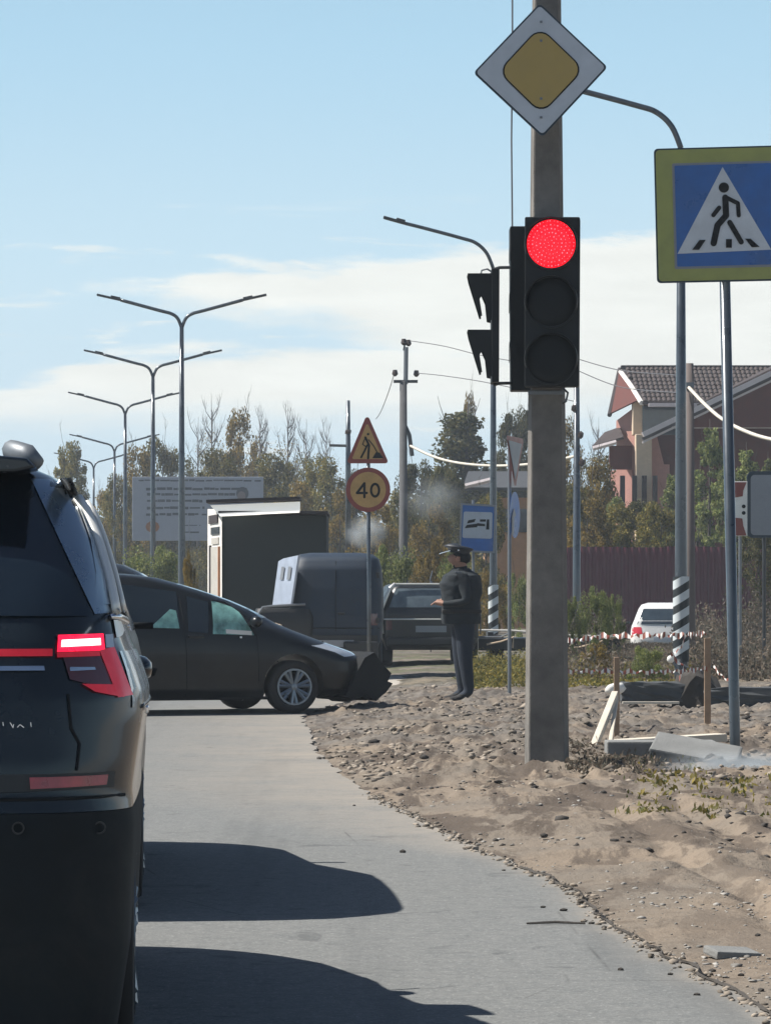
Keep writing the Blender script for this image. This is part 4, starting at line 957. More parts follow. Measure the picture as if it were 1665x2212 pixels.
# diamond sign
DZ = 25.6; sd_ = DZ / FOC
dia = empty('main_road_sign', (X(1168, DZ), DZ, H(151, DZ)), 0, 'diamond priority sign, amber centre in a grey white border, high on the concrete pole', 'sign')
u = lambda pts, cx, cy, s: [((a - cx) * s, (cy - c) * s) for a, c in pts]
dp = u([(1165, 7), (1312, 145), (1171, 296), (1022, 157)], 1168, 151, sd_)
rp = rpoly(dp, .028)
plate('plate', rp, 0.0, .02, M['dark_edge'], dia)
inset = lambda pts, k: [(x * k, z * k) for x, z in pts]
layer('white_border', rpoly(inset(dp, .962), .025), 1, M['white_sheet'], dia)
ip = u([(1165, 57), (1262, 150), (1169, 248), (1074, 155)], 1168, 151, sd_)
layer('black_outline', rpoly(ip, .09), 2, M['black'], dia); layer('amber_centre', rpoly(inset(ip, .955), .085), 3, M['sign_yellow'], dia)
MB().box((.0, .04, .0), (.05, .06, .5)).build('bracket', M['galv'], dia); 
for zz in (.20, -.20, .33, -.33): MB().box((0, -.017, zz), (.016, .006, .016)).build('bolt', M['galv'], dia)
# three section traffic light
TZ = 25.7; st = TZ / FOC
tl_ = empty('traffic_light', (X(1191, TZ), TZ, H(652, TZ)), R(-4), 'large black traffic light with its top red lamp lit, on the concrete pole', 'traffic light')
tx = lambda px: (px - 1191) * st; tz = lambda py: (652 - py) * st
MB().prism(rpoly([(tx(1132), tz(835)), (tx(1250), tz(835)), (tx(1252), tz(469)), (tx(1133), tz(468))], .012), 0.0, .16).build('housing', M['signal_black'], tl_, bevel=.006)
def lens(parent, cx, cz, r, m, name):
    mb = MB(); n = 36; pr = [(r, -.012), (r * .96, -.030), (r * .7, -.042), (r * .35, -.048), (.001, -.05)]
    vv = [(cx + rr * math.cos(2 * math.pi * k / n), y, cz + rr * math.sin(2 * math.pi * k / n)) for rr, y in pr for k in range(n)]
    mb.poly(vv, [(i * n + (k + 1) % n, i * n + k, (i + 1) * n + k, (i + 1) * n + (k + 1) % n) for i in range(4) for k in range(n)])
    return mb.build(name, m, parent, True)
LZ = (527, 652, 775)
for i, cy in enumerate(LZ):
    cx, cz, r_ = tx(1190), tz(cy), 53 * st
    sh_ = MB(); ring_shape(sh_, circ(cx, cz, r_ * 1.08), circ(cx, cz, r_ * .995), -.028, -.001); sh_.build('lens_ring', M['signal_black'], tl_)
    ln = lens(tl_, cx, cz, r_ * .99, M['red_lamp'] if i == 0 else M['dead_lens'], 'red_lens' if i == 0 else ('amber_lens' if i == 1 else 'green_lens'))
    if i == 0:
        led = MB()
        for k, (rr, n) in enumerate(((.92, 40), (.76, 32), (.60, 25), (.44, 18), (.28, 12), (.12, 5))):
            for j in range(n):
                a = 2 * math.pi * (j + random.random() * .3) / n; led.ico((cx + r_ * rr * math.cos(a), -.040 - (1 - rr) * .016, cz + r_ * rr * math.sin(a)), .0042 * random.uniform(.6, 1.35), (1, .6, 1))
        led.build('lamp_diodes', M['red_led'], ln)
    vs = MB(); n = 24; vv = []
    for yy, rr in ((-.002, r_ * 1.10), (-.10, r_ * 1.06)):
        for k in range(n + 1):
            a = R(-20) + R(220) * k / n; vv.append((cx + rr * math.cos(a), yy * (1 if k not in (0, n) else .3), cz + rr * math.sin(a)))
    vs.poly(vv, [(k, k + 1, n + 2 + k, n + 1 + k) for k in range(n)])
    vo = vs.build('visor', M['signal_black'], tl_); md = vo.modifiers.new('t', 'SOLIDIFY'); md.thickness = .005
# back housing for the crossing road
bh = empty('traffic_light', (X(1118, 26.1), 26.1, H(668, 26.1)), 0, 'black signal box facing another way, tucked behind the left of the red traffic light', 'traffic light')
bx_ = lambda px: (px - 1118) * 26.1 / FOC; bz_ = lambda py: (668 - py) * 26.1 / FOC
MB().prism(rpoly([(bx_(1102), bz_(845)), (bx_(1150), bz_(845)), (bx_(1150), bz_(492)), (bx_(1100), bz_(492))], .01), -.12, .12).build('housing', M['signal_black'], bh, bevel=.006)
for py in (560, 668, 775):
    vs = MB(); n = 14; r_ = .155; vv = []
    for dx in (0, -.001):
        for k in range(n + 1): a = R(-10) + R(200) * k / n; vv.append((bx_(1101) + dx * 4, r_ * .75 * math.cos(a), bz_(py) + r_ * .75 * math.sin(a)))
    vs.poly(vv, [(k, k + 1, n + 2 + k, n + 1 + k) for k in range(n)]); o = vs.build('visor_rim', M['signal_black'], bh); md = o.modifiers.new('t', 'SOLIDIFY'); md.thickness = .006
# pedestrian signal side on with two hooded sections
ps = empty('pedestrian_signal', (X(1070, 26), 26, H(705, 26)), 0, 'two section pedestrian signal seen side on, long hoods pointing left', 'traffic light')
px_ = lambda px: (px - 1070) * 26 / FOC; pz_ = lambda py: (705 - py) * 26 / FOC
MB().prism(rpoly([(px_(1060), pz_(828)), (px_(1076), pz_(828)), (px_(1077), pz_(584)), (px_(1060), pz_(584))], .006), -.16, .16).build('housing', M['signal_black'], ps, bevel=.005)
for y0 in (595, 716):
    hd = MB(); sg = [(1061, y0), (1010, y0), (1012, y0 + 14), (1031, y0 + 86), (1061, y0 + 112)]
    for yy in (-.145, .139):
        pts = [(px_(a), pz_(c)) for a, c in [(1061, y0), (1009, y0 - 1), (1010, y0 + 10), (1036, y0 + 98), (1046, y0 + 104), (1050, y0 + 70), (1044, y0 + 48), (1061, y0 + 110)]] if False else [(px_(a), pz_(c)) for a, c in [(1061, y0 + 2), (1009, y0 - 1), (1012, y0 + 14), (1036, y0 + 92), (1040, y0 + 90), (1034, y0 + 52), (1040, y0 + 42), (1048, y0 + 60), (1052, y0 + 98), (1061, y0 + 100)]]
        hd.prism(pts, yy, yy + .006)
    hd.box(((px_(1061) + px_(1009)) / 2, 0, pz_(y0)), (px_(1061) - px_(1009), .29, .006))
    hd.build('hood', M['signal_black'], ps)
    MB().box((px_(1058), 0, pz_(y0 + 55)), (.02, .24, .24)).build('lens', M['dead_lens'], ps)
for py, nm in ((578, 'upper_arm'), (828, 'lower_arm')):
    MB().tube([(px_(1066), 0, pz_(py + 4)), (px_(1078), 0, pz_(py)), (px_(1140), 0, pz_(py - 1))], .011, 8).build(nm, M['dark_steel'], ps)
MB().tube([(px_(1066), 0, pz_(590)), (px_(1052), 0, pz_(581)), (px_(1040), 0, pz_(584)), (px_(1038), 0, pz_(594))], .007, 6).build('cable', M['galv'], ps)

# ---------------- pedestrian crossing sign on its own leaning post
M['white_triangle'] = mat('reflective_white', (.58, .63, .68), .35, var=.14, scale=6); CZ = 27.4; sc_ = CZ / FOC; cg = gh(X(1588, CZ), CZ)
cs = empty('crossing_sign', (X(1588, CZ), CZ, cg), 0, 'square blue pedestrian crossing sign with bright yellow border on a steel post', 'sign')
cx_ = lambda px: (px - 1588) * sc_; cz_ = lambda py: H(py, CZ) - cg
MB().tube([(cx_(1588), .03, -.3), (cx_(1588), .03, 0), (cx_(1561), .03, cz_(400))], .040, 16).build('post', M['pole_paint'], cs, True)
cc_ = lambda pts: [(cx_((1600 + a * .2035) / 1.1574), cz_((300 + c * .2035) / 1.1574)) for a, c in pts]
pl4 = [(cx_(1411), cz_(322)), (cx_(1704), cz_(314)), (cx_(1705), cz_(606)), (cx_(1418), cz_(612))]
plate('plate', rpoly(pl4, .03), -.02, .0, M['dark_edge'], cs)
def lay(name, pts, k, m): return MB().prism(pts, -.0205 - .004 * k, -.0175 - .004 * k).build(name, m, cs)
ctr = (cx_(1559), cz_(463)); ins = lambda pts, k: [(ctr[0] + (x - ctr[0]) * k, ctr[1] + (z - ctr[1]) * k) for x, z in pts]
lay('yellow_border', rpoly(ins(pl4, .975), .028), 1, M['sign_fluo'])
wp = [(cx_(1450), cz_(354)), (cx_(1668), cz_(348)), (cx_(1668), cz_(577)), (cx_(1456), cz_(582))]
lay('white_line', rpoly(wp, .012), 2, M['sign_grey']); 
bp = [(cx_(1455), cz_(359)), (cx_(1663), cz_(353)), (cx_(1663), cz_(572)), (cx_(1461), cz_(577))]
lay('blue_field', rpoly(bp, .01), 3, M['sign_blue'])
lay('white_triangle', cc_([(1003, 585), (1600, 1598), (450, 1650)]), 4, M['white_triangle'])
fg = MB()
pr_ = [circ(*cc_([(1018, 837)])[0], .038, 20)]
for pl, w in (([(1035, 960), (1045, 1180), (940, 1300), (893, 1520)], .046), ([(1050, 960), (1190, 1030), (1200, 1180)], .030), ([(960, 1085), (890, 1175)], .032), ([(1090, 1265), (1230, 1505)], .038)):
    pr_ += stroke(cc_(pl), w)
pr_ += [cc_([(720, 1480), (795, 1480), (715, 1600), (630, 1600)]), cc_([(1045, 1470), (1115, 1470), (1115, 1575), (1045, 1575)]), cc_([(1280, 1465), (1345, 1465), (1455, 1565), (1360, 1570)])]
for i, pgn in enumerate(pr_): fg.prism(pgn, -.0425 - .0002 * i, -.0385)
fg.build('walking_figure', M['black'], cs)
for z in (cz_(400), cz_(560)): MB().box((cx_(1560), .01, z), (.14, .06, .03)).build('bracket', M['galv'], cs)

# ---------------- lamp posts
def lamp_post(name, Z, px, base, ztop, rise, reach, label, group, r=.085, stripes=None, arms=1, s=None):
    root = empty(name, (X(px, Z), Z, base), 0, label, 'street lamp', group)
    MB().tube([(0, 0, -.3), (0, 0, .0), (0, 0, ztop * .5), (0, 0, ztop)], [r, r, r * .78, r * .5], 14).build('pole', M['pole_paint'], root, True)
    MB().box((0, 0, .02), (.4, .4, .04)).build('base_plate', M['galv'], root)
    for sg in ((-1,) if arms == 1 else (-1, 1)):
        if arms == 1: pts = [(0, 0, ztop), (sg * .06 * reach, 0, ztop + rise * .30), (sg * .16 * reach, 0, ztop + rise * .50), (sg * .30 * reach, 0, ztop + rise * .60), (sg * .65 * reach, 0, ztop + rise * .80), (sg * .80 * reach, 0, ztop + rise * .88)]
        else: pts = [(0, 0, ztop - .1), (sg * .05 * reach, 0, ztop + rise * .2), (sg * .13 * reach, 0, ztop + rise * .36), (sg * .26 * reach, 0, ztop + rise * .46), (sg * .72 * reach, 0, ztop + rise * .82)]
        sm = []
        for i_ in range(len(pts) - 1):
            a0, b0, c0_, d0 = [Vector(pts[max(0, min(len(pts) - 1, i_ + k_))]) for k_ in (-1, 0, 1, 2)]
            for f_ in (0, .2, .4, .6, .8): sm.append(.5 * (2 * b0 + (c0_ - a0) * f_ + (2 * a0 - 5 * b0 + 4 * c0_ - d0) * f_ ** 2 + (3 * b0 - a0 - 3 * c0_ + d0) * f_ ** 3))
        sm.append(Vector(pts[-1]))
        MB().tube(sm, r * .42, 8).build('arm', M['pole_paint'], root, True)
        e = Vector(pts[-1]); d = (Vector((sg * reach, 0, ztop + rise)) - e); 
        h_ = MB(); an = math.atan2(d.z, abs(d.x)); c = e + d * .5
        h_.box(c, (d.length, .20, .05), ry=-an * sg); h_.box(e + d * .22 + Vector((0, 0, .02)), (d.length * .4, .16, .08), ry=-an * sg); h_.build('lamp_head', M['dark_steel'], root, bevel=.012)
    if stripes:
        n = 24; z0, z1, N = stripes; rr = r * 1.16
        def sleeve(nm, m, f0, f1, ro):
            vv = []; ff = []; NS = 14
            for j in range(NS + 1):
                for k in range(n): 
                    a = 2 * math.pi * k / n; sl = -.155 * 1.0 * math.cos(a) * 0
                    t = f0 + (f1 - f0) * j / NS; x = rr * math.cos(a)
                    z = z0 + (z1 - z0) * t - (-x) * .62
                    z = min(max(z, z0), z1 + .0); vv.append((ro * rr * math.cos(a), ro * rr * math.sin(a), z))
            for j in range(NS):
                for k in range(n): k2 = (k + 1) % n; ff.append((j * n + k, j * n + k2, (j + 1) * n + k2, (j + 1) * n + k))
            return MB().poly(vv, ff).build(nm, m, root, True)
        sleeve('black_sleeve', M['stripe_black'], -.1, 1.1, 1.0)
        for i in range(N): sleeve('white_stripe', M['stripe_white'], (i + .5) / N, (i + 1.02) / N, 1.02)
    return root
g1z = 51.0; g2z = 71.6
lamp_post('street_lamp', g2z, 1065, 0, H(580, g2z), .99, 2.12, 'single arm street lamp whose curved arm ends left of the red traffic light', 'single arm street lamps', .082, (.30, 1.40, 4))
lamp_post('street_lamp', g1z, 1470, 0, H(320, g1z), .99, 2.12, 'nearest street lamp, arm passing behind the diamond sign and foot striped, by the crossing sign', 'single arm street lamps', .095, (.30, 1.47, 5))
dl = lamp_post('double_street_lamp', 91, 393, 0, H(700, 91), .72, 2.08, 'nearest and tallest looking double armed street lamp, in front of the billboard', 'double armed street lamps', .10, None, 2)
for px, yt, lb in ((331, 808, 'second double armed street lamp, just left of the nearest one'), (271, 890, 'third double armed street lamp from the viewer, at the left of the billboard'),
                   (248, 972, 'fourth double armed street lamp, its arms low over the small left tree'), (203, 1008, 'farthest and smallest double armed street lamp, low among left trees')):
    Z = (91 * 580) / (HOR - yt) ; copy_tree(dl, (X(px, Z), Z, 0), 0, lb)

# ---------------- conical concrete post, timber pole, utility pole, cables
cpz = 60; cp_ = empty('utility_post', (X(1487, cpz), cpz, 0), 0, 'brownish concrete post close behind the striped lamp, holding the thick pale cable', 'pole')
MB().tube([(0, 0, -.3), (0, 0, .1), (0, 0, H(785, cpz))], [.115, .112, .075], 12).build('shaft', mat('brown_concrete', (.15, .125, .115), .9, var=.15), cp_, True)
MB().box((0, -.08, H(832, cpz)), (.16, .04, .08)).build('cable_clamp', M['galv'], cp_)
tpz = 78; tp = empty('utility_pole', (X(1245, tpz), tpz, 0), 0, 'slim dark utility pole standing behind the right of the concrete pole', 'pole')
MB().tube([(0, 0, -.3), (0, 0, 1.0), (0, 0, H(755, tpz))], [.10, .09, .055], 10).build('shaft', M['pole_paint'], tp, True)
for py, dx in ((882, -.06), (1000, .10), (940, .08)): MB().ico((dx, -.08, H(py, tpz)), .07, (1, .7, 1.3)).build('insulator', M['insul'], tp)
M['dark_concrete'] = mat('dark_concrete', (.085, .088, .092), .9, var=.25); upz = 90; up_ = empty('utility_pole', (X(871, upz), upz, 0), 0, 'concrete utility pole with short crossarm and insulators, right of the 40 sign', 'pole')
ux = lambda px: (px - 871) * upz / FOC; uz = lambda py: H(py, upz)
MB().tube([(0, 0, -.3), (0, 0, 0), (0, 0, uz(822))], [.13, .125, .09], 10).build('shaft', M['dark_concrete'], up_, True)
MB().tube([(ux(876), 0, uz(830)), (ux(877), 0, uz(750))], .055, 8).build('top_pipe', M['galv'], up_)
MB().box((ux(876), 0, uz(824)), (ux(902) - ux(850), .08, .07)).build('crossarm', M['dark_steel'], up_)
for a, c in ((853, 805), (899, 806), (872, 738), (882, 740)): MB().tube([(ux(a), 0, uz(c + 8)), (ux(a), 0, uz(c + 3)), (ux(a), 0, uz(c - 6))], [.03, .075, .05], 8).build('insulator', M['insul'], up_)
MB().tube([(ux(872), 0, uz(757)), (ux(874), 0, uz(744)), (ux(885), 0, uz(744))], .03, 6).build('top_bracket', M['dark_steel'], up_)
MB().tube([(ux(890), -.1, uz(985)), (ux(884), -.05, uz(940)), (ux(876), 0, uz(922))], .05, 8).build('cable_anchor', M['dark_steel'], up_)
thz = 100; th = empty('utility_pole', (X(752, thz), thz, 0), 0, 'thin bare pole standing just left of the roadworks sign', 'pole')
MB().tube([(0, 0, -.3), (0, 0, 4.5), (0, 0, H(865, thz))], [.09, .075, .05], 8).build('shaft', M['pole_paint'], th, True)
MB().tube([((712 - 752) * thz / FOC, 0, H(962, thz)), (0, 0, H(963, thz))], .04, 6).build('side_arm', M['dark_steel'], th)
MB().ico((0, 0, H(933, thz)), .10).build('insulator', M['insul'], th)
def cable(name, pts, r, m, label, n=24, sag=None):
    P0 = [Vector(p) for p in pts]; out = []
    for i in range(n + 1):
        t = i / n; k = t * (len(P0) - 1); j = min(len(P0) - 2, int(k)); f = k - j
        a = P0[max(0, j - 1)]; b1 = P0[j]; c = P0[j + 1]; d = P0[min(len(P0) - 1, j + 2)]
        out.append(.5 * ((2 * b1) + (c - a) * f + (2 * a - 5 * b1 + 4 * c - d) * f * f + (3 * b1 - a - 3 * c + d) * f ** 3))
    o = MB().tube(out, r, 6).build(name, m, None, True); return tag(o, label, 'cable')
cable('overhead_cable', [P(884, 962, 90), P(935, 986, 88), P(990, 1000, 86), P(1060, 1006, 84), P(1130, 1004, 82), P(1190, 996, 80), P(1245, 985, 78)], .032, M['cable'], 'thick pale cable sagging between the utility pole and the slim pole behind')
cable('overhead_cable', [P(1484, 834, 60), P(1520, 872, 59), P(1560, 906, 58), P(1610, 932, 57), P(1665, 949, 56), P(1760, 962, 54), P(1860, 960, 52)], .030, M['cable'], 'thick pale cable dropping right across the brick house')
for i, (pts, lb) in enumerate((([P(884, 736, 90), P(960, 748, 87), P(1060, 772, 84), P(1245, 800, 78)], 'topmost thin wire running right from the top of the utility pole'),
                ([P(901, 806, 90), P(960, 812, 87), P(1060, 828, 84), P(1245, 868, 78)], 'thin wire from the right end of the utility pole crossarm'),
                ([P(852, 806, 90), P(838, 850, 95), P(822, 890, 100), P(812, 905, 104)], 'faint wire falling left from the utility pole crossarm'),
                ([P(1246, 800, 78), P(1340, 836, 74), P(1484, 850, 60)], 'lower thin wire in the sky left of the brick house'),
                ([P(1246, 775, 78), P(1340, 800, 74), P(1484, 812, 60)], 'upper thin wire in the sky left of the brick house'))):
    cable('overhead_wire', pts, .010, M['wire'], lb)

# ---------------- roadworks triangle + 40 limit on one slim post
RZ = 52; rg = 0; ws = empty('roadworks_sign', (X(797, RZ), RZ, rg), 0, 'roadworks triangle above a round 40 limit sign on one slim post', 'sign')
rx = lambda px: (px - 797) * RZ / FOC; rz_ = lambda py: H(py, RZ)
MB().tube([(0, .03, -.2), (0, .03, 1), (rx(795), .03, rz_(920))], .028, 10).build('post', M['pole_paint'], ws, True)
tri = [(rx(748), rz_(1001)), (rx(840), rz_(1001)), (rx(793), rz_(893))]
plate('triangle_plate', rpoly(tri, .035), -.01, .01, M['sign_red'], ws)
ctri = (rx(793.5), rz_(966)); it = [(ctri[0] + (x - ctri[0]) * .74, ctri[1] + (z - ctri[1]) * .74) for x, z in tri]
MB().prism(rpoly(it, .02), -.016, -.011).build('triangle_face', M['sign_orange'], ws)
wk = MB(); fgp = lambda pts: [(rx(a), rz_(c)) for a, c in pts]
pp = [circ(rx(795), rz_(938), .017, 14)] + stroke(fgp([(789, 945), (797, 962), (795, 990)]), .03) + stroke(fgp([(793, 962), (787, 975), (780, 988)]), .026) + stroke(fgp([(796, 950), (806, 962), (815, 978)]), .014) + stroke(fgp([(788, 948), (783, 960), (792, 966)]), .013)
pp.append(fgp([(804, 990), (828, 990), (820, 978), (812, 977)]))
for i, pgn in enumerate(pp): wk.prism(pgn, -.022 - .0003 * i, -.0165)
wk.build('digging_figure', M['black'], ws)
plate('limit_plate', circ(rx(795), rz_(1058), rx(843) - rx(795), 36), -.01, .01, M['sign_red'], ws)
MB().prism(circ(rx(795), rz_(1058), rx(833.5) - rx(795), 36), -.016, -.011).build('limit_face', M['sign_orange'], ws)
nu = MB(); npz = stroke(fgp([(787, 1044), (771, 1065), (792, 1065)]), .034) + stroke(fgp([(787, 1044), (787, 1074)]), .034)
for i, pgn in enumerate(npz): nu.prism(pgn, -.022 - .0004 * i, -.0165)
ring_shape(nu, [(x, rz_(1058) + (z - rz_(1058)) * 1.0) for x, z in [(rx(810) + .072 * math.cos(2 * math.pi * k / 24), rz_(1059) + .105 * math.sin(2 * math.pi * k / 24)) for k in range(24)]],
           [(rx(810) + .040 * math.cos(2 * math.pi * k / 24), rz_(1059) + .070 * math.sin(2 * math.pi * k / 24)) for k in range(24)], -.024, -.0165)
nu.build('number_forty', M['black'], ws)

# ---------------- bus stop sign
BZ = 64; bs_ = empty('bus_stop_sign', (X(1022, BZ), BZ, 0), 0, 'blue bus stop sign with a pale panel, left of the striped street lamp', 'sign')
ux2 = lambda px: (px - 1022) * BZ / FOC; uz2 = lambda py: H(py, BZ)
MB().tube([(0, .05, -.2), (0, .05, uz2(1080))], .025, 8).build('post', M['galv'], bs_)
MB().prism(rpoly([(ux2(994), uz2(1190)), (ux2(1066), uz2(1193)), (ux2(1069), uz2(1093)), (ux2(997), uz2(1089))], .02), -.05, .04).build('box', M['sign_blue'], bs_, bevel=.006)
ring_shape(q := MB(), [(ux2(991), uz2(1192)), (ux2(1068), uz2(1195)), (ux2(1071), uz2(1091)), (ux2(995), uz2(1087))], [(ux2(995), uz2(1188)), (ux2(1064), uz2(1191)), (ux2(1067), uz2(1095)), (ux2(999), uz2(1091))], -.062, -.03); q.build('rim', M['sign_grey'], bs_)
MB().prism(rpoly([(ux2(998), uz2(1162)), (ux2(1062), uz2(1164)), (ux2(1063), uz2(1107)), (ux2(1001), uz2(1105))], .03), -.058, -.051).build('white_panel', M['white_sheet'], bs_)
bt = MB(); f2 = lambda pts: [(ux2(a), uz2(c)) for a, c in pts]
for i, pgn in enumerate([f2([(1003, 1141), (1030, 1139), (1031, 1131), (1008, 1134)]), f2([(1008, 1131), (1024, 1128), (1027, 1121), (1011, 1124)]), f2([(1029, 1136), (1047, 1137), (1047, 1132), (1030, 1130)]), f2([(1049, 1144), (1056, 1144), (1056, 1122), (1051, 1122)]), f2([(1036, 1127), (1049, 1127), (1049, 1122), (1036, 1122)])]):
    bt.prism(pgn, -.064, -.059)
bt.build('bus_pictogram', M['black'], bs_)

# ---------------- yield sign and round blue sign, both turned away
YZ = 43.5; ys_ = empty('yield_sign', (X(1100, YZ), YZ, gh(X(1100, YZ), YZ)), 0, 'slim post with an edge turned yield triangle above an edge turned blue disc', 'sign')
yx = lambda px: (px - 1100) * YZ / FOC; yz = lambda py: H(py, YZ)
MB().tube([(0, .02, -.2), (0, .02, yz(965))], .022, 8).build('post', M['galv'], ys_)
def turned(nm, pts, m, depth=.16, mat2=None):
    v = [(x, (x - yx(1112)) * 3.2, z) for x, z in pts]; v2 = [(x + .006, y + .02, z) for x, y, z in v]; n = len(pts)
    return MB().poly(v + v2, [tuple(range(n)), tuple(reversed(range(n, 2 * n)))] + [(i, i + n, (i + 1) % n + n, (i + 1) % n) for i in range(n)]).build(nm, m, ys_)
turned('yield_rim', [(yx(1092), yz(956)), (yx(1130), yz(958)), (yx(1131), yz(966)), (yx(1113), yz(1062)), (yx(1110), yz(1062)), (yx(1092), yz(964))], M['sign_red'])
o = turned('yield_face', [(yx(1096), yz(966)), (yx(1127), yz(970)), (yx(1112), yz(1048))], M['sign_grey']); o.location.y = -.03
turned('blue_disc', [(yx(1107) + yx(1112) - yx(1100) + 0 * k + (yx(1119) - yx(1107)) * math.cos(2 * math.pi * k / 24) - yx(1108), yz(1125) + (yz(1075) - yz(1125)) * math.sin(2 * math.pi * k / 24)) for k in range(24)], M['sign_blue'])
o = turned('white_arrow', [(yx(1104), yz(1168)), (yx(1108), yz(1168)), (yx(1109), yz(1130)), (yx(1113), yz(1126)), (yx(1109), yz(1112)), (yx(1104), yz(1130))], M['sign_grey']); o.location.y = -.03

# ---------------- billboard
LBZ = 165; bb = empty('billboard', (X(430, LBZ), LBZ, 0), 0, 'wide pale billboard with rows of print and a dark haired portrait, behind the double lamps', 'billboard')
bx2 = lambda px: (px - 430) * LBZ / FOC; bz2 = lambda py: H(py, LBZ)
MB().box(((bx2(286) + bx2(569)) / 2, .15, (bz2(1030) + bz2(1168)) / 2), (bx2(569) - bx2(286), .3, bz2(1030) - bz2(1168))).build('panel', M['bill'], bb, bevel=.02)
for px in (330, 520): MB().box((bx2(px), .3, bz2(1168) / 2), (.3, .3, bz2(1168))).build('leg', M['dark_steel'], bb)
rr_ = random.Random(3)
for ry, x0, x1, hh in ((1038, 300, 560, .07), (1056, 316, 524, .11), (1068, 318, 528, .11), (1082, 318, 440, .11), (1097, 318, 440, .11), (1111, 316, 440, .11), (1135, 395, 430, .05), (1150, 400, 430, .07)):
    x = x0; tx_ = MB()
    while x < x1:
        w = rr_.uniform(7, 24) ; tx_.box((bx2(x + w / 2), -.006, bz2(ry + rr_.uniform(-.7, .7))), (min(w, x1 - x) * LBZ / FOC, .01, hh * rr_.uniform(.65, 1.15))); x += w + rr_.uniform(.5, 3)
    tx_.build('print_row', M['bill_text'], bb)['kind'] = 'stuff'
pt = MB(); pt.prism(circ(bx2(524), bz2(1066), .29, 24, .95), -.012, -.003); pt.build('portrait_hair', M['bill_text'], bb)
pt = MB(); pt.prism(circ(bx2(522), bz2(1072), .22, 20, .85), -.018, -.013); pt.build('portrait_face', mat('print_skin', (.22, .19, .19), .6), bb)
MB().prism(circ(bx2(330), bz2(1138), .26, 10, 1.2), -.012, -.003).build('printed_emblem', M['orange'], bb)

# ---------------- red and white road board and the back of a grey panel, right edge
GBZ = 58; gb = empty('road_board', (X(1665, GBZ), GBZ, 0), 0, 'blank grey back of a rounded road board at the right edge', 'sign')
gx_ = lambda px: (px - 1665) * GBZ / FOC; gz_ = lambda py: H(py, GBZ)
MB().prism(rpoly([(gx_(1612), gz_(1162)), (gx_(1790), gz_(1160)), (gx_(1790), gz_(1018)), (gx_(1612), gz_(1018))], .09), -.02, .03).build('rim', M['dark_edge'], gb)
MB().prism(rpoly([(gx_(1620), gz_(1156)), (gx_(1784), gz_(1156)), (gx_(1784), gz_(1026)), (gx_(1620), gz_(1026))], .06), -.028, -.021).build('panel', M['sign_grey'], gb)
for px in (1650, 1750): MB().tube([(gx_(px), .05, -.2), (gx_(px), .05, gz_(1020))], .03, 8).build('post', M['dark_steel'], gb)
rw_ = empty('hazard_board', (X(1600, 57), 57, 0), 0, 'small red and white chevron board just left of the grey board', 'sign')
hx = lambda px: (px - 1600) * 57 / FOC; hz = lambda py: H(py, 57)
MB().box((hx(1598), 0, (hz(1040) + hz(1158)) / 2), (hx(1613) - hx(1583), .03, hz(1040) - hz(1158))).build('panel', M['tape_white'], rw_, bevel=.005)
MB().prism([(hx(1585), hz(1075)), (hx(1603), hz(1072)), (hx(1604), hz(1060)), (hx(1611), hz(1042)), (hx(1585), hz(1042))], -.024, -.016).build('red_chevron', M['sign_red'], rw_)
MB().prism([(hx(1585), hz(1157)), (hx(1611), hz(1157)), (hx(1604), hz(1135)), (hx(1602), hz(1120)), (hx(1585), hz(1118))], -.024, -.016).build('red_chevron', M['sign_red'], rw_)
for c in (1094, 1108): MB().prism(circ(hx(1605), hz(c), .03, 10), -.022, -.016).build('dark_mark', M['black'], rw_)
MB().tube([(hx(1598), .04, -.2), (hx(1598), .04, hz(1050))], .025, 8).build('post', M['galv'], rw_)

# ---------------- works barrier: stakes, tape, boards, rings
def stake(px, pyb, pyt, Z, label, lean=0, r=.03):
    x, b0 = X(px, Z), gh(X(px, Z), Z)
    o = MB().box((0, 0, (H(pyt, Z) - b0) / 2 - .1), (r * 2, r * 1.6, H(pyt, Z) - b0 + .2), ry=lean).build('wooden_stake', M['wood'], None, bevel=.004)
    o.location = (x, Z, b0); return tag(o, label, 'stake', 'wooden stakes holding the tape')
stake(1527, 1590, 1378, 32.5, 'upright brown wooden stake between the striped lamp and the crossing sign post', 0, .028)
stake(1331, 1620, 1420, 29.5, 'dark wooden stake right of the leaning pale board', 0, .022)
def tape(label, pts, w, n, name='barrier_tape', group='striped barrier tapes'):
    root = empty(name, pts[0], 0, label, 'tape', group); P0 = [Vector(p) for p in pts]; seg = []
    for i in range(n + 1):
        t = i / n * (len(P0) - 1); j = min(len(P0) - 2, int(t)); q_ = P0[j].lerp(P0[j + 1], t - j)
        seg.append((q_ - P0[0] + Vector((0, 0, .012 * math.sin(i * 1.7))), w * (.65 + .35 * math.sin(i * .9)), .01 * math.sin(i * 1.3)))
    for kk, nm, m in ((0, 'white_bands', M['tape_white']), (1, 'red_bands', M['tape_red'])):
        b2 = MB()
        for i in range(kk, n, 2):
            (a, wa, oa), (c, wc, oc_) = seg[i], seg[i + 1]
            t_ = Vector((0, .002, 0)); v = [a - Vector((0, oa, wa / 2)), c - Vector((0, oc_, wc / 2)), c + Vector((0, oc_, wc / 2)), a + Vector((0, oa, wa / 2))]
            b2.poly(v + [p + t_ for p in v], [(0, 1, 2, 3), (7, 6, 5, 4), (0, 4, 5, 1), (2, 6, 7, 3)])
        b2.build(nm, m, root)['kind'] = 'stuff'
    return root
tape('upper striped tape running from the stake towards the pole, in front of the white hatchback', [P(1222, 1386, 33), P(1300, 1374, 33), P(1400, 1373, 32.6), P(1480, 1372, 32.5), P(1524, 1368, 32.45)], .055, 62)
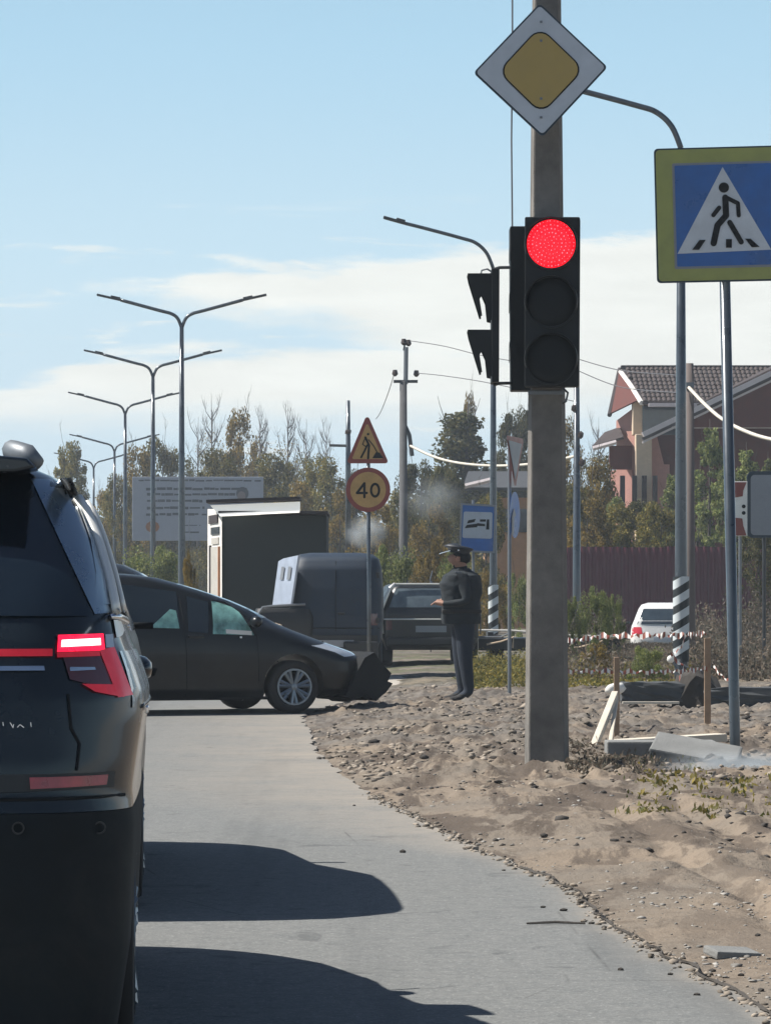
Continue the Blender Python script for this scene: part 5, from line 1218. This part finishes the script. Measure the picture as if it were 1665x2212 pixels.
tape('lower striped tape sagging between stake and concrete pole', [P(1218, 1450, 31), P(1300, 1450, 31.4), P(1400, 1452, 31.8), P(1470, 1450, 32.2), P(1527, 1444, 32.44)], .04, 58)
tape('loose twisted tape end hanging from the stake foot to the lower tape', [P(1540, 1440, 32.3), P(1555, 1458, 32.2), P(1572, 1470, 31.8)], .03, 8)
tape('short loose tape dangling down to the dark concrete ring', [P(1480, 1372, 32.4), P(1470, 1400, 32.3), P(1448, 1415, 32.3), P(1476, 1440, 32.3), P(1466, 1470, 32.3)], .045, 16)
def board(px0, py0, px1, py1, Z0, Z1, w, th_, label, m, name='board', cat='board', grp=None):
    a, c = P(px0, py0, Z0), P(px1, py1, Z1); d = c - a; o = MB().box((0, 0, 0), (d.length, w, th_)).build(name, m, None, bevel=.006)
    o.location = (a + c) / 2; o.rotation_euler = (0, -math.asin(d.z / d.length), math.atan2(d.y, d.x)); return tag(o, label, cat, grp)
board(1336, 1606, 1558, 1593, 27.5, 27.9, .16, .06, 'long pale plank lying level on the rubble under the stake', M['pale_wood'], 'plank', 'plank')
board(1338, 1616, 1440, 1608, 27.2, 27.4, .12, .03, 'short pale plank lying at the left end under the longer plank', M['pale_wood'], 'plank', 'plank')
board(1280, 1618, 1328, 1500, 28.2, 29.2, .05, .06, 'pale slat leaning up to the dark wooden stake', M['pale_wood'], 'leaning_slat', 'slat')
board(1316, 1614, 1331, 1510, 28.3, 29.2, .03, .03, 'thin second slat leaning beside the dark wooden stake', M['pale_wood'], 'leaning_slat', 'slat')
o = MB().ico((0, 0, 0), .055, (1.5, .8, .9), .25, 2).build('plastic_bag', M['tape_white'], None, True); o.location = P(1330, 1487, 29.8); tag(o, 'white crumpled bag hung on the dark wooden stake', 'bag')
o = MB().box((0, 0, 0), (.62, .45, .14)).build('concrete_slab', M['concrete'], None, bevel=.015); o.location = P(1500, 1634, 26.4); o.rotation_euler = (R(14), R(10), R(-10)); tag(o, 'grey concrete slab tilted against the ground in front of the planks', 'slab')
o = MB().box((0, 0, 0), (.80, .35, .22)).build('concrete_block', M['concrete'], None, bevel=.012); o.location = P(1425, 1632, 27.2); tag(o, 'low concrete block in shade under the pale planks', 'block')
o = MB().box((0, 0, 0), (.26, .2, .03)).build('flat_stone', M['concrete'], None, bevel=.01); o.location = P(1622, 1641, 28); o.rotation_euler = (0, R(-5), R(10)); tag(o, 'pale flat stone right of the crossing sign post foot', 'stone')
def rough_box(name, d, m, jit=.02, n=5):
    bm = bmesh.new(); bmesh.ops.create_cube(bm, size=1); bmesh.ops.subdivide_edges(bm, edges=bm.edges[:], cuts=n, use_grid_fill=True)
    for v in bm.verts:
        k = Vector((v.co.x * d[0], v.co.y * d[1], v.co.z * d[2])); e = sum(abs(abs(c) - .5) < .01 for c in v.co)
        v.co = k * (1 - .05 * (e > 1) * random.random()) + Vector([random.uniform(-jit, jit) for _ in range(3)])
    me = bpy.data.meshes.new(name); bm.to_mesh(me); bm.free(); me.materials.append(m); o = bpy.data.objects.new(name, me); COL.objects.link(o); return o
dkc = mat('damp_concrete', (.062, .068, .072), .85, var=.25)  # one dark grey concrete for both kerb stones
o = MB().ico((0, 0, .1), .30, (.95, .8, 1.0), .12, 3).build('soil_heap', M['clod_dark'], None); o.location = (X(1503, 38.5), 38.5, gh(X(1503, 38.5), 38.5)); tag(o, 'rounded dark heap of soil standing left of the brown stake foot', 'soil heap')
o = rough_box('kerb_stack', (.72, .4, .20), dkc, .012); o.location = P(1412, 1494, 38.5); tag(o, 'dark kerb stone lying left of the well ring', 'kerb stone')
o = MB().box((0, 0, 0), (.58, .05, .025)).build('pale_lath', M['pale_wood'], None, bevel=.004); o.location = P(1405, 1518, 38.0); tag(o, 'pale lath lying at the foot of the dark kerb stone', 'lath')
o = rough_box('kerb_stack', (1.4, .5, .24), dkc, .014); o.location = P(1660, 1510, 38.5); tag(o, 'long dark kerb stone running off the right edge behind the sign post', 'kerb stone')
bk = empty('warning_lamp', P(1448, 1424, 46), 0, 'small bright warning lamp on a dark tripod between the two tapes', 'lamp')
MB().ico((0, 0, 0), .05, (1, .7, 1), 0, 2).build('lens', M['tape_white'], bk, True)
for a, c in ((.12, -.2), (.22, -.1), (.2, -.28)): MB().tube([(0, 0, 0), (a, 0, c)], .012, 6).build('leg', M['galv'], bk)
# loose stones and sticks that can be picked out on the asphalt and the verge
sp_ = [(690, 1640, 'small stone in the bay of the asphalt edge nearest the hatchback wheel'), (870, 1842, 'lone brown clod on the asphalt above the farther car shadow tip'), (1087, 1881, 'dark clod where the sandy edge begins to bend, alone on grey asphalt'),
    (1172, 1961, 'dark pebble just above the left end of the twig'), (1216, 1968, 'slanted dark pebble right above the middle of the twig'), (1277, 1996, 'dark pebble just right of the twig tip'), (1304, 2005, 'stick shaped pebble a little below the right end of the twig'),
    (1537, 2082, 'dark stone sitting right on the broken asphalt rim'), (1447, 2106, 'pebble on bare asphalt halfway between twig and lower right corner'), (1505, 2150, 'lowest pebble close beside the asphalt rim near the corner'), (1340, 2096, 'pebble on open asphalt straight below the twig'),
    (1642, 2128, 'dark stone in the sand beside the rim at lower right'), (1600, 2092, 'dark stone in the sand just below the broken concrete piece'), (1635, 2015, 'dark stone in the sand above the broken concrete piece'), (845, 1655, 'dark clod at the left start of the rubble field'),
    (958, 1648, 'dark clod at the front rim of the rubble field, below the 40 sign post'), (1065, 1652, 'dark clod at the front rim of the rubble, left of the concrete pole'), (765, 1741, 'pebble on the dusty asphalt above the farther car shadow')]
for i, (px, py, lb) in enumerate(sp_):
    Z = GZ(py); x = X(px, Z); onroad = x < edge_x(Z); r_ = random.uniform(.009, .015) * (1 if Z < 22 else 2.2)
    o = MB().ico((0, 0, 0), r_, (random.uniform(1, 1.5), 1, random.uniform(.5, .8)), .2).build('stone', M['clod_dark'], None)
    o.location = (x, Z, (0 if onroad else gh(x, Z)) + r_ * .3); tag(o, lb, 'stone', 'loose stones')
st_ = MB().tube([(-.11, 0, .006), (0, .01, .010), (.11, -.01, .007)], [.004, .006, .004], 6).build('twig', M['bark'], None); st_.location = (X(1200, GZ(1998)), GZ(1998), 0); tag(st_, 'thin dark twig lying on the asphalt near the sandy edge', 'twig')
o = MB().box((0, 0, 0), (.17, .12, .03)).build('broken_slab', M['concrete'], None, bevel=.008); o.location = P(1580, 2060, 12.9); o.location.z = gh(o.location.x, o.location.y) + .012; o.rotation_euler = (R(6), R(4), R(20)); tag(o, 'flat broken concrete piece in the sand near the lower right', 'slab')

# ---------------- house, fence
HZ = 122; ho = empty('brick_house', (X(1400, HZ), HZ, 0), 0, 'two storey house with brown tiled roofs, pink and cream walls, behind the maroon fence', 'house')
hX = lambda px: (px - 1400) * HZ / FOC; hY = lambda py: H(py, HZ)
def quad3(nm, pts, m, par=ho, th=.0, mbk=None):
    v = [Vector(p) for p in pts]; nrm = (v[1] - v[0]).cross(v[2] - v[0]).normalized() * (th or .05); n = len(v)
    return MB().poly(v + [p + nrm for p in v], [tuple(reversed(range(n))), tuple(range(n, 2 * n))] + [(i, (i + 1) % n, (i + 1) % n + n, i + n) for i in range(n)]).build(nm, m, par)
MB().box(((hX(1405) + hX(1800)) / 2, 4.2, hY(872) / 2), (hX(1800) - hX(1405), 5, hY(872))).build('wall', M['brick'], ho)
quad3('pink_wall', [(hX(1345), 3.0, 0), (hX(1412), 1.6, 0), (hX(1412), 1.6, hY(850)), (hX(1345), 3.0, hY(900))], M['pink_plaster'])
quad3('pink_wall', [(hX(1325), 2.9, 0), (hX(1376), 2.2, 0), (hX(1376), 2.2, hY(1010)), (hX(1330), 2.9, hY(1010))], M['pink_plaster'])
quad3('pink_wall', [(hX(1412), 1.4, 0), (hX(1452), 1.4, 0), (hX(1452), 1.4, hY(1000)), (hX(1440), 1.4, hY(1000)), (hX(1425), 1.4, hY(940)), (hX(1412), 1.4, hY(940))], M['pink_plaster'])
MB().box((hX(1394), 1.2, hY(935) / 2), (hX(1412) - hX(1377), .6, hY(935))).build('cream_pillar', M['cream_plaster'], ho, bevel=.03)
MB().box((hX(1385), 1.9, (hY(860) + hY(935)) / 2), (hX(1397) - hX(1373), .6, hY(860) - hY(935))).build('cream_pillar', M['cream_plaster'], ho, bevel=.03)
MB().box((hX(1437), 1.68, (hY(872) + hY(935)) / 2), (hX(1500) - hX(1413), .3, hY(872) - hY(935))).build('upper_window', M['glass_dark'], ho)
# front roof slope laid in wavy tile courses
tile = None; rows, cols = 9, 34
ra, rb_, rc, rd = Vector((hX(1390), .6, hY(868))), Vector((hX(1720), .6, hY(868))), Vector((hX(1720), 4.6, hY(777))), Vector((hX(1359), 4.6, hY(777)))
quad3('roof_deck', [ra, rb_, rc, rd], M['dark_trim'], th=-.05)
tm = MB(); nseg = 6
for k in range(nseg + 1): pass
def tile_mesh(w, l):
    mb = MB(); n = 6; v = []
    for y in (0, l):
        for k in range(n + 1): v.append((w * k / n, y, .045 * math.sin(math.pi * k / n) + (0 if y else .03)))
    for y in (0,):
        for k in range(n + 1): v.append((w * k / n, 0, -.02))
    mb.poly(v, [(k, k + 1, n + 2 + k, n + 1 + k) for k in range(n)] + [(2 * n + 2 + k, 2 * n + 3 + k, k + 1, k) for k in range(n)]); return mb
slope = (rd - ra); nrm = Vector((0, -(rd.z - ra.z), rd.y - ra.y)).normalized(); up3 = Vector((0, rd.y - ra.y, rd.z - ra.z)).normalized(); sl = (Vector((0, rd.y - ra.y, rd.z - ra.z))).length
base_t = None; tw = (rb_.x - hX(1359)) / cols; tlh = sl / rows
rot = Matrix((Vector((1, 0, 0)), up3, nrm)).transposed().to_4x4()
for i in range(rows):
    for j in range(cols):
        x = hX(1359) + j * tw; t = (i + .5) / rows; xl = ra.x + (rd.x - ra.x) * t
        if x < xl: continue
        if base_t is None:
            base_t = tile_mesh(tw * .96, tlh * 1.06).build('roof_tile', M['tile'], ho); o = base_t
        else: o = base_t.copy(); COL.objects.link(o)
        o.name = 'roof_tile'; o.parent = ho
        p = Vector((x, ra.y, ra.z)) + up3 * (i * tlh) + nrm * .03; o.matrix_local = Matrix.Translation(p) @ rot
quad3('gable_end', [(hX(1326), 2.8, hY(888)), (hX(1388), 1.0, hY(860)), (hX(1358), 4.5, hY(782))], M['brick'], th=.05)
MB().tube([(hX(1326), 2.6, hY(889)), (hX(1357), 4.6, hY(779))], .08, 6).build('verge', M['dark_trim'], ho)
MB().tube([(hX(1358), 4.4, hY(786)), (hX(1374), 2.6, hY(825)), (hX(1388), .7, hY(868))], .085, 6).build('verge_board', M['white_paint'], ho)
MB().box(((hX(1359) + hX(1720)) / 2, 4.6, hY(776)), (hX(1720) - hX(1359), .25, .16)).build('ridge', M['dark_trim'], ho, bevel=.03)
MB().box(((hX(1405) + hX(1530)) / 2, .55, hY(873)), (hX(1530) - hX(1400), .3, .12)).build('eaves_gutter', M['trim'], ho); MB().box(((hX(1405) + hX(1530)) / 2, .7, hY(868)), (hX(1530) - hX(1402), .2, .10)).build('soffit', M['dark_trim'], ho)
# projecting front gable rising to the right
gp = [(1385, 944), (1665, 806), (1760, 760)]
quad3('front_gable', [(hX(1452), -.4, hY(925)), (hX(1800), -.4, hY(925)), (hX(1800), -.4, hY(745)), (hX(1740), -.4, hY(774))], M['brick'], th=.3)
for dy, th_, mm_, y in ((0, .17, 'trim', -1.0), (9, .10, 'dark_trim', -.92), (16, .07, 'trim', -.86)):
    a, c = Vector((hX(1383), y, hY(942 + dy))), Vector((hX(1760), y, hY(762 + dy))); d = c - a
    o = MB().box((0, 0, 0), (d.length, .5, th_)).build('barge_board', M[mm_], ho); o.location = (a + c) / 2; o.rotation_euler = (0, -math.atan2(d.z, d.x), 0)
quad3('front_roof_slope', [(hX(1500), -.95, hY(880)), (hX(1760), -.95, hY(755)), (hX(1760), 3, hY(745)), (hX(1560), 3, hY(845))], M['tile'], th=.05)
MB().box((hX(1680), -.55, hY(881)), (hX(1800) - hX(1570), .12, .07)).build('trim_line', M['trim'], ho)
MB().box((hX(1620), -.55, hY(925)), (hX(1800) - hX(1455), .12, .06)).build('trim_line', M['trim'], ho)
MB().box((hX(1645), -.42, (hY(884) + hY(922)) / 2), (hX(1685) - hX(1619), .1, hY(884) - hY(922))).build('front_window', M['glass_dark'], ho)
MB().box((hX(1590), -.45, (hY(884) + hY(922)) / 2), (.5, .16, hY(884) - hY(922))).build('brick_pier', M['brick'], ho)
quad3('lean_to_roof', [(hX(1284), 1.2, hY(965)), (hX(1352), 1.2, hY(945)), (hX(1352), 3.0, hY(918)), (hX(1318), 3.0, hY(930))], M['tile'], th=.08)
MB().tube([(hX(1284), 1.1, hY(966)), (hX(1335), 1.1, hY(952))], .09, 6).build('eaves_board', M['trim'], ho)
MB().box((hX(1348), 2.0, (hY(958) + hY(1010)) / 2), (hX(1374) - hX(1324), .3, hY(958) - hY(1010))).build('dark_wall', M['brick'], ho)
for px in (1345, 1371, 1392, 1415, 1447):
    MB().box((hX(px), .3, hY(1040) - .7), (.16, .16, 1.8)).build('porch_post', M['dark_trim'], ho)
# second, lower house behind the bus stop sign
h2 = empty('low_house', (X(1030, 128), 128, 0), 0, 'low house with dark grey roof and warm brick wall behind the bus stop sign', 'house')
aX = lambda px: (px - 1030) * 128 / FOC; aZ = lambda py: H(py, 128)
quad3('roof', [(aX(998), -.5, aZ(1060)), (aX(1150), -.5, aZ(1060)), (aX(1150), 3, aZ(1018)), (aX(1015), 3, aZ(1018))], M['grey_roof'], h2, .1)
MB().box((aX(1100), 2, aZ(1075) / 2), (aX(1150) - aX(1050), 4, aZ(1075))).build('wall', mat('warm_brick', (.42, .24, .12), .85), h2)
MB().tube([(aX(1000), -.6, aZ(1052)), (aX(1058), -.6, aZ(1038))], .10, 6).build('gutter', M['trim'], h2)
MB().box((aX(1100), -.05, aZ(1125)), (.5, .1, .8)).build('window', M['glass_dark'], h2); MB().box((aX(1128), -.05, aZ(1125)), (.3, .1, .8)).build('window', M['glass_dark'], h2)
# corrugated fence in panels
FZ = 99; fe_ = empty('metal_fence', (X(1180, FZ), FZ, 0), 0, 'long maroon corrugated metal fence behind the weeds on the right', 'fence')
n = 12; pw = 1.15; hgt = H(1182, FZ)
pmesh = MB(); v = []; nc = 24
for z in (0, hgt):
    for k in range(nc + 1): v.append((pw * k / nc, -.02 if (k // 2) % 2 else .02, z))
pmesh.poly(v, [(k, k + 1, nc + 2 + k, nc + 1 + k) for k in range(nc)])
p0 = pmesh.build('panel', M['fence'], fe_)
for i in range(n):
    o = p0 if i == 0 else p0.copy()
    if i: COL.objects.link(o); o.parent = fe_
    o.name = 'panel'; o.location = (-.3 + i * (pw + .005), .0, random.uniform(-.02, .02)); o.rotation_euler = (0, 0, random.uniform(-.01, .01))
pst = MB().box((0, .06, hgt / 2), (.07, .07, hgt + .05)).build('post', M['dark_steel'], fe_)
for i in range(1, 7):
    o = pst.copy(); COL.objects.link(o); o.parent = fe_; o.location = (-.3 + i * 2.31, 0, 0)
for z in (.5, hgt - .4): MB().box((n * pw / 2 - .3, .05, z), (n * pw, .04, .05)).build('rail', M['dark_steel'], fe_)

# ---------------- trees
random.seed(21)
protos = {}
def proto(key, h, rad, n, size, kind, leafm, lim, clumps=34, h0=.18, bare=False):
    root = empty('tree', (0, 0, 0)); V, F = crown_mesh(h * h0, h * (.80 if bare else .95), rad, n, size, kind, clumps)
    if n: add_mesh('crown', V, F, M[leafm], root)
    limbs(h, rad, lim, h * .016, hash(key) % 97 if False else len(key) * 7, (.8 if not bare else .75), 7 if bare else 3).build('trunk', M['birch'] if bare else M['bark'], root, True)
    protos[key] = [root, h, 0]; return root
proto('round', 8, 2.3, 15000, .15, 'round', 'leaf_olive', 14, 70, .10)
proto('yell', 7, 1.9, 11000, .15, 'round', 'leaf_yellow', 14, 60, .10)
proto('colm', 9, 1.3, 13000, .13, 'column', 'leaf_green', 12, 80, .06)
proto('dark', 8, 2.6, 17000, .15, 'round', 'leaf_dark', 12, 76, .05)
proto('cone', 9, 2.0, 14000, .15, 'cone', 'leaf_dark', 12, 40, .08)
proto('birch', 10, 2.2, 6000, .12, 'loose', 'leaf_olive', 34, 60, .25, True)
proto('barex', 11, 1.9, 1200, .11, 'loose', 'leaf_yellow', 40, 40, .25, True)
proto('bush', 3, 1.7, 11000, .10, 'round', 'leaf_green', 8, 30, .05)
proto('ybush', 3, 1.7, 10000, .10, 'round', 'leaf_yellow', 8, 30, .05)
def tree(key, px, pyt, Z, wpx, label, name='tree', cat='tree', group='trees behind the junction', z0=0):
    root, h, used = protos[key]; hh = H(pyt, Z) - z0; k = hh / h
    kids = [c for c in COL.objects if c.parent == root]; rad = {'round': 2.3, 'yell': 1.9, 'colm': 1.3, 'dark': 2.6, 'cone': 2.0, 'birch': 2.2, 'barex': 1.9, 'bush': 1.9, 'ybush': 1.9}[key]
    kw = (wpx * Z / FOC) / (2 * rad * 1.15)
    if used: o = root.copy(); COL.objects.link(o); [(lambda c2: (COL.objects.link(c2), setattr(c2, 'parent', o)))(c.copy()) for c in kids]
    else: o = root; protos[key][2] = 1
    o.name = name; o.location = (X(px, Z), Z, z0); o.scale = (kw, kw, k); o.rotation_euler = (0, 0, random.uniform(0, 6.28)); tag(o, label, cat, group); return o
TR = [('colm', 1500, 1000, 110, 120, 'bright green tree just right of the striped street lamp, before the brick house'), ('colm', 1592, 1015, 103, 120, 'low bright green tree behind the red and white board'),
      ('colm', 1640, 1030, 112, 130, 'green tree between the brick gable and the grey board'), ('round', 1345, 1085, 103, 150, 'olive green tree hiding the lower porch posts'), ('round', 1425, 1080, 102, 140, 'olive green tree in front of the right porch end'),
      ('yell', 1270, 1075, 102, 130, 'yellow green tree touching the maroon fence near the slim pole'), ('dark', 905, 990, 124, 150, 'dark tree right of the utility pole under the sagging cable'), ('dark', 965, 1000, 122, 130, 'dark rounded tree below the pointed tree, left of the bus stop sign'),
      ('round', 150, 950, 190, 110, 'small round tree at the far left, over the roof of the black SUV'),
      ('yell', 120, 1040, 180, 90, 'low yellowing tree directly beside the black SUV roof'),
      ('yell', 215, 1060, 178, 90, 'low yellowing tree between the farthest double lamps'),
      ('round', 262, 1020, 172, 110, 'olive tree just left of the billboard'),
      ('yell', 300, 965, 182, 110, 'yellowish tree top above the left end of the billboard'),
      ('round', 350, 940, 185, 130, 'olive tree rising behind the left half of the billboard'),
      ('birch', 425, 900, 186, 130, 'sparse grey green tree behind the nearest double lamp'),
      ('barex', 460, 850, 188, 110, 'bare topped birch with upright twigs, left of the other birches'),
      ('yell', 520, 885, 190, 110, 'warm tinted tree crown between the birches'),
      ('barex', 560, 875, 187, 120, 'bare twigged birch in the middle above the billboard'),
      ('barex', 620, 865, 188, 110, 'tall bare birch above the white kiosk roof band'),
      ('birch', 660, 905, 184, 130, 'thinly leaved birch right of the tall bare birch'),
      ('barex', 705, 900, 186, 100, 'rightmost bare birch, left of the roadworks triangle'),
      ('round', 480, 965, 170, 150, 'dense olive tree right behind the billboard middle'),
      ('round', 590, 975, 168, 160, 'dense olive tree above the right end of the billboard'),
      ('round', 690, 985, 160, 150, 'dense olive tree behind the right side of the dark kiosk'),
      ('yell', 640, 1040, 150, 120, 'yellow green tree peeping over the kiosk roof'),
      ('yell', 735, 1060, 140, 110, 'yellow green tree left below the 40 sign'),
      ('dark', 770, 1010, 150, 120, 'dark tree behind the roadworks triangle'),
      ('yell', 815, 1080, 120, 110, 'low yellow green tree behind the 40 sign post'),
      ('round', 870, 1055, 140, 110, 'olive tree behind the utility pole shaft'),
      ('yell', 930, 1090, 110, 120, 'yellow green tree left of the bus stop sign'),
      ('cone', 1000, 858, 145, 330, 'pointed dark green tree above the sagging pale cable'),
      ('yell', 1012, 850, 148, 50, 'slim yellow crown tip on top of the pointed dark tree'),
      ('dark', 1105, 880, 150, 120, 'dark tree just left of the concrete pole below the traffic light'),
      ('dark', 1130, 872, 155, 90, 'dark tree showing either side of the concrete pole'),
      ('round', 1050, 1060, 105, 130, 'olive tree behind and below the bus stop sign'),
      ('yell', 1225, 905, 135, 90, 'yellowish tree just right of the concrete pole'),
      ('birch', 1290, 900, 140, 110, 'thin reddish tree left of the brick house gable'),
      ('yell', 1285, 990, 112, 130, 'yellowish tree under the lean to roof of the house'),
      ('round', 1240, 1040, 108, 120, 'olive tree behind the slim utility pole'),
      ('dark', 1380, 1075, 106, 190, 'broad dark green tree in front of the pink walls'),
      ('colm', 1330, 1060, 104, 90, 'narrow green tree left of the broad dark one'),
      ('colm', 1455, 1010, 105, 100, 'narrow green tree left of the striped street lamp'),
      ('colm', 1532, 905, 108, 120, 'tall narrow bright green tree between the lamp and the crossing sign post'),
      ('colm', 1570, 985, 106, 90, 'shorter bright green tree behind the crossing sign post'),
      ('colm', 1615, 955, 107, 110, 'bright green tree above the red and white board'),
      ('colm', 1665, 975, 106, 120, 'yellow green tree at the right edge above the grey board'),
      ('dark', 1640, 1130, 84, 160, 'dark shrubby tree under the grey board at the right edge')]
for a in TR: tree(*a)
BU = [('bush', 1396, 1396, 47, 110, 'dark rounded bush under the upper tape in front of the white hatchback'), ('ybush', 412, 1195, 66, 50, 'small orange yellow bush left of the kiosk side'), ('bush', 330, 1180, 100, 190, 'dark green bush line piece behind the hatchback roof'),
      ('ybush', 770, 1190, 90, 140, 'yellow green bush right of the dark kiosk wall'), ('bush', 845, 1180, 80, 150, 'green bush behind the 40 sign post'), ('ybush', 930, 1170, 84, 130, 'yellow green bush above the dark off road car'),
      ('bush', 985, 1190, 78, 110, 'green bush behind the standing person'), ('ybush', 1060, 1230, 86, 100, 'pale bush right of the standing person'), ('bush', 1120, 1240, 88, 80, 'green bush hard left of the concrete pole'),
      ('bush', 1235, 1290, 62, 60, 'small green bush hard right of the concrete pole'), ('bush', 1285, 1268, 64, 90, 'upright leafy bush in front of the maroon fence'), ('bush', 1325, 1285, 66, 60, 'smaller leafy bush left of the white hatchback'),
      ('ybush', 1285, 1390, 52, 90, 'small pale leafed bush beside the flatbed rails')]
for a in BU: tree(*a, name='bush', cat='bush', group='bushes along the roadside')
for k, v_ in protos.items():
    if not v_[2]: 
        for c in [c for c in COL.objects if c.parent == v_[0]]: bpy.data.objects.remove(c)
        bpy.data.objects.remove(v_[0])
# distant foliage mass closing the view low down
cs_, rs_, pr_ = [], [], []
for px in list(range(-2200, 60, 60)) + list(range(60, 1720, 22)) + list(range(1720, 4200, 60)):
    Z = 205 + random.uniform(-10, 10); r_ = random.uniform(1.2, 2.2); top = H(1100 + 50 * math.sin(px * .01) + random.uniform(-25, 25), Z)
    for z in np.arange(.5, max(1.0, top), 1.4): cs_.append((X(px, Z), Z, z)); rs_.append((r_, r_, 1.2)); pr_.append(420)
V, F = leaves(cs_, rs_, pr_, .30); tag(add_mesh('treeline', V, F, M['leaf_dark']), 'continuous far belt of trees closing the horizon', 'treeline', kind='stuff')
# weeds in front of the fence and around the works
def weeds(name, m, label, n, pxr, Zr, hr, size, zf=None):
    px = rng.uniform(*pxr, n); Z = rng.uniform(*Zr, n); x = (px - CX) * Z / FOC; hgt_ = rng.uniform(*hr, n) * np.clip(fbm(x * 1.1, Z * .35, 3) * 3.4 + .62, .06, 1.7)
    hgt_ = hgt_ * np.where((px > 1340) & (px < 1460) & (Z > 50), .08, 1.0)
    z = (dirt_h(x, Z) if Zr[0] < 65 else np.full(n, -.05)); cs = []; k = 9
    t = rng.random((n, k)); off = rng.normal(size=(n, k, 2)) * .06 * (.3 + t[..., None])
    c = np.stack([x[:, None] + off[..., 0], Z[:, None] + off[..., 1], z[:, None] + t * hgt_[:, None]], -1).reshape(-1, 3)
    nn_ = len(c); s = size * rng.uniform(.5, 1.5, nn_); u = rng.normal(size=(nn_, 3)); u[:, 2] = np.abs(u[:, 2]) * 2; u /= np.linalg.norm(u, axis=1)[:, None]
    w = rng.normal(size=(nn_, 3)); w -= u * (u * w).sum(1)[:, None]; w /= np.linalg.norm(w, axis=1)[:, None]
    u *= s[:, None]; w *= s[:, None] * .22
    V = np.stack([c - u * .5, c + w, c + u * .5, c - w], 1).reshape(-1, 3); F = np.arange(4 * nn_).reshape(nn_, 4)
    return tag(add_mesh(name, V, F, m), label, 'weeds', kind='stuff')
weeds('weeds', M['leaf_dry'], 'tall dry brown weeds along the maroon fence', 8000, (1210, 1720), (68, 92), (.35, .85), .08)
weeds('weeds', M['leaf_dry'], 'low grey green weeds on the rough ground right of the pole', 6500, (1210, 1720), (50, 80), (.08, .40), .06)
weeds('grass', M['leaf_olive'], 'grass and weeds on the uneven ground behind the standing person', 3600, (1000, 1500), (46, 64), (.03, .22), .05)
weeds('grass', M['leaf_dry'], 'dry grass tufts around the foot of the concrete pole', 260, (1225, 1420), (24.8, 28.5), (.03, .11), .035)
weeds('grass', M['leaf_olive'], 'green tufts by the right edge of the sandy verge', 70, (1380, 1700), (20, 26), (.02, .09), .04)

# ------------------------------------------------------------------ haze
hz_ = MB().box((0, 1080, 6.1), (3100, 2900, 15.0)).build('haze', None, None); hz_['kind'] = 'stuff'; hz_['label'] = 'thin pale haze in the air over the whole street'
mh = bpy.data.materials.new('haze'); mh.use_nodes = True; mh.node_tree.nodes.clear()
pv = mh.node_tree.nodes.new('ShaderNodeVolumePrincipled'); pv.inputs['Color'].default_value = (.80, .90, 1.0, 1); pv.inputs['Density'].default_value = .0007; pv.inputs['Anisotropy'].default_value = .15
om = mh.node_tree.nodes.new('ShaderNodeOutputMaterial'); mh.node_tree.links.new(pv.outputs[0], om.inputs['Volume']); hz_.data.materials.append(mh)

# windscreen reflections built as mist volumes near the ground works and the trees
def glare_mist(px, py, Z, rx_, rz__, dens, label):
    o = MB().box((0, 0, 0), (2, 2, 2)).build('smoke', None, None); o.location = P(px, py, Z); o.scale = (rx_, rx_ * .7, rz__)
    m = bpy.data.materials.new('smoke'); m.use_nodes = True; m.node_tree.nodes.clear(); b = NB(m.node_tree)
    t = b.n('ShaderNodeTexCoord'); ln = b.n('ShaderNodeVectorMath', operation='LENGTH'); m.node_tree.links.new(t.outputs['Object'], ln.inputs[0])
    nz = b.noise(t.outputs['Object'], 1.6, 3, .6)
    d = b.m('MULTIPLY', b.mr(ln.outputs['Value'], .15, .95, 1, 0, True), b.mr(nz, .35, .65, .1, 1.0, True))
    v = b.n('ShaderNodeVolumePrincipled'); v.inputs['Color'].default_value = (.82, .90, .95, 1); m.node_tree.links.new(b.m('MULTIPLY', d, dens), v.inputs['Density'])
    q = b.n('ShaderNodeOutputMaterial'); m.node_tree.links.new(v.outputs[0], q.inputs['Volume']); o.data.materials.append(m)
    return tag(o, label, kind='stuff')
glare_mist(1590, 1690, 25.4, .80, .28, 9.0, 'thin blue smoke drifting low over the ground at the right edge')
glare_mist(790, 1150, 58, .42, .34, 7.0, 'pale puff of smoke hanging under the 40 sign')
glare_mist(935, 1075, 75, .8, .6, .8, 'faint blue smoke in front of the trees between utility pole and bus stop sign')
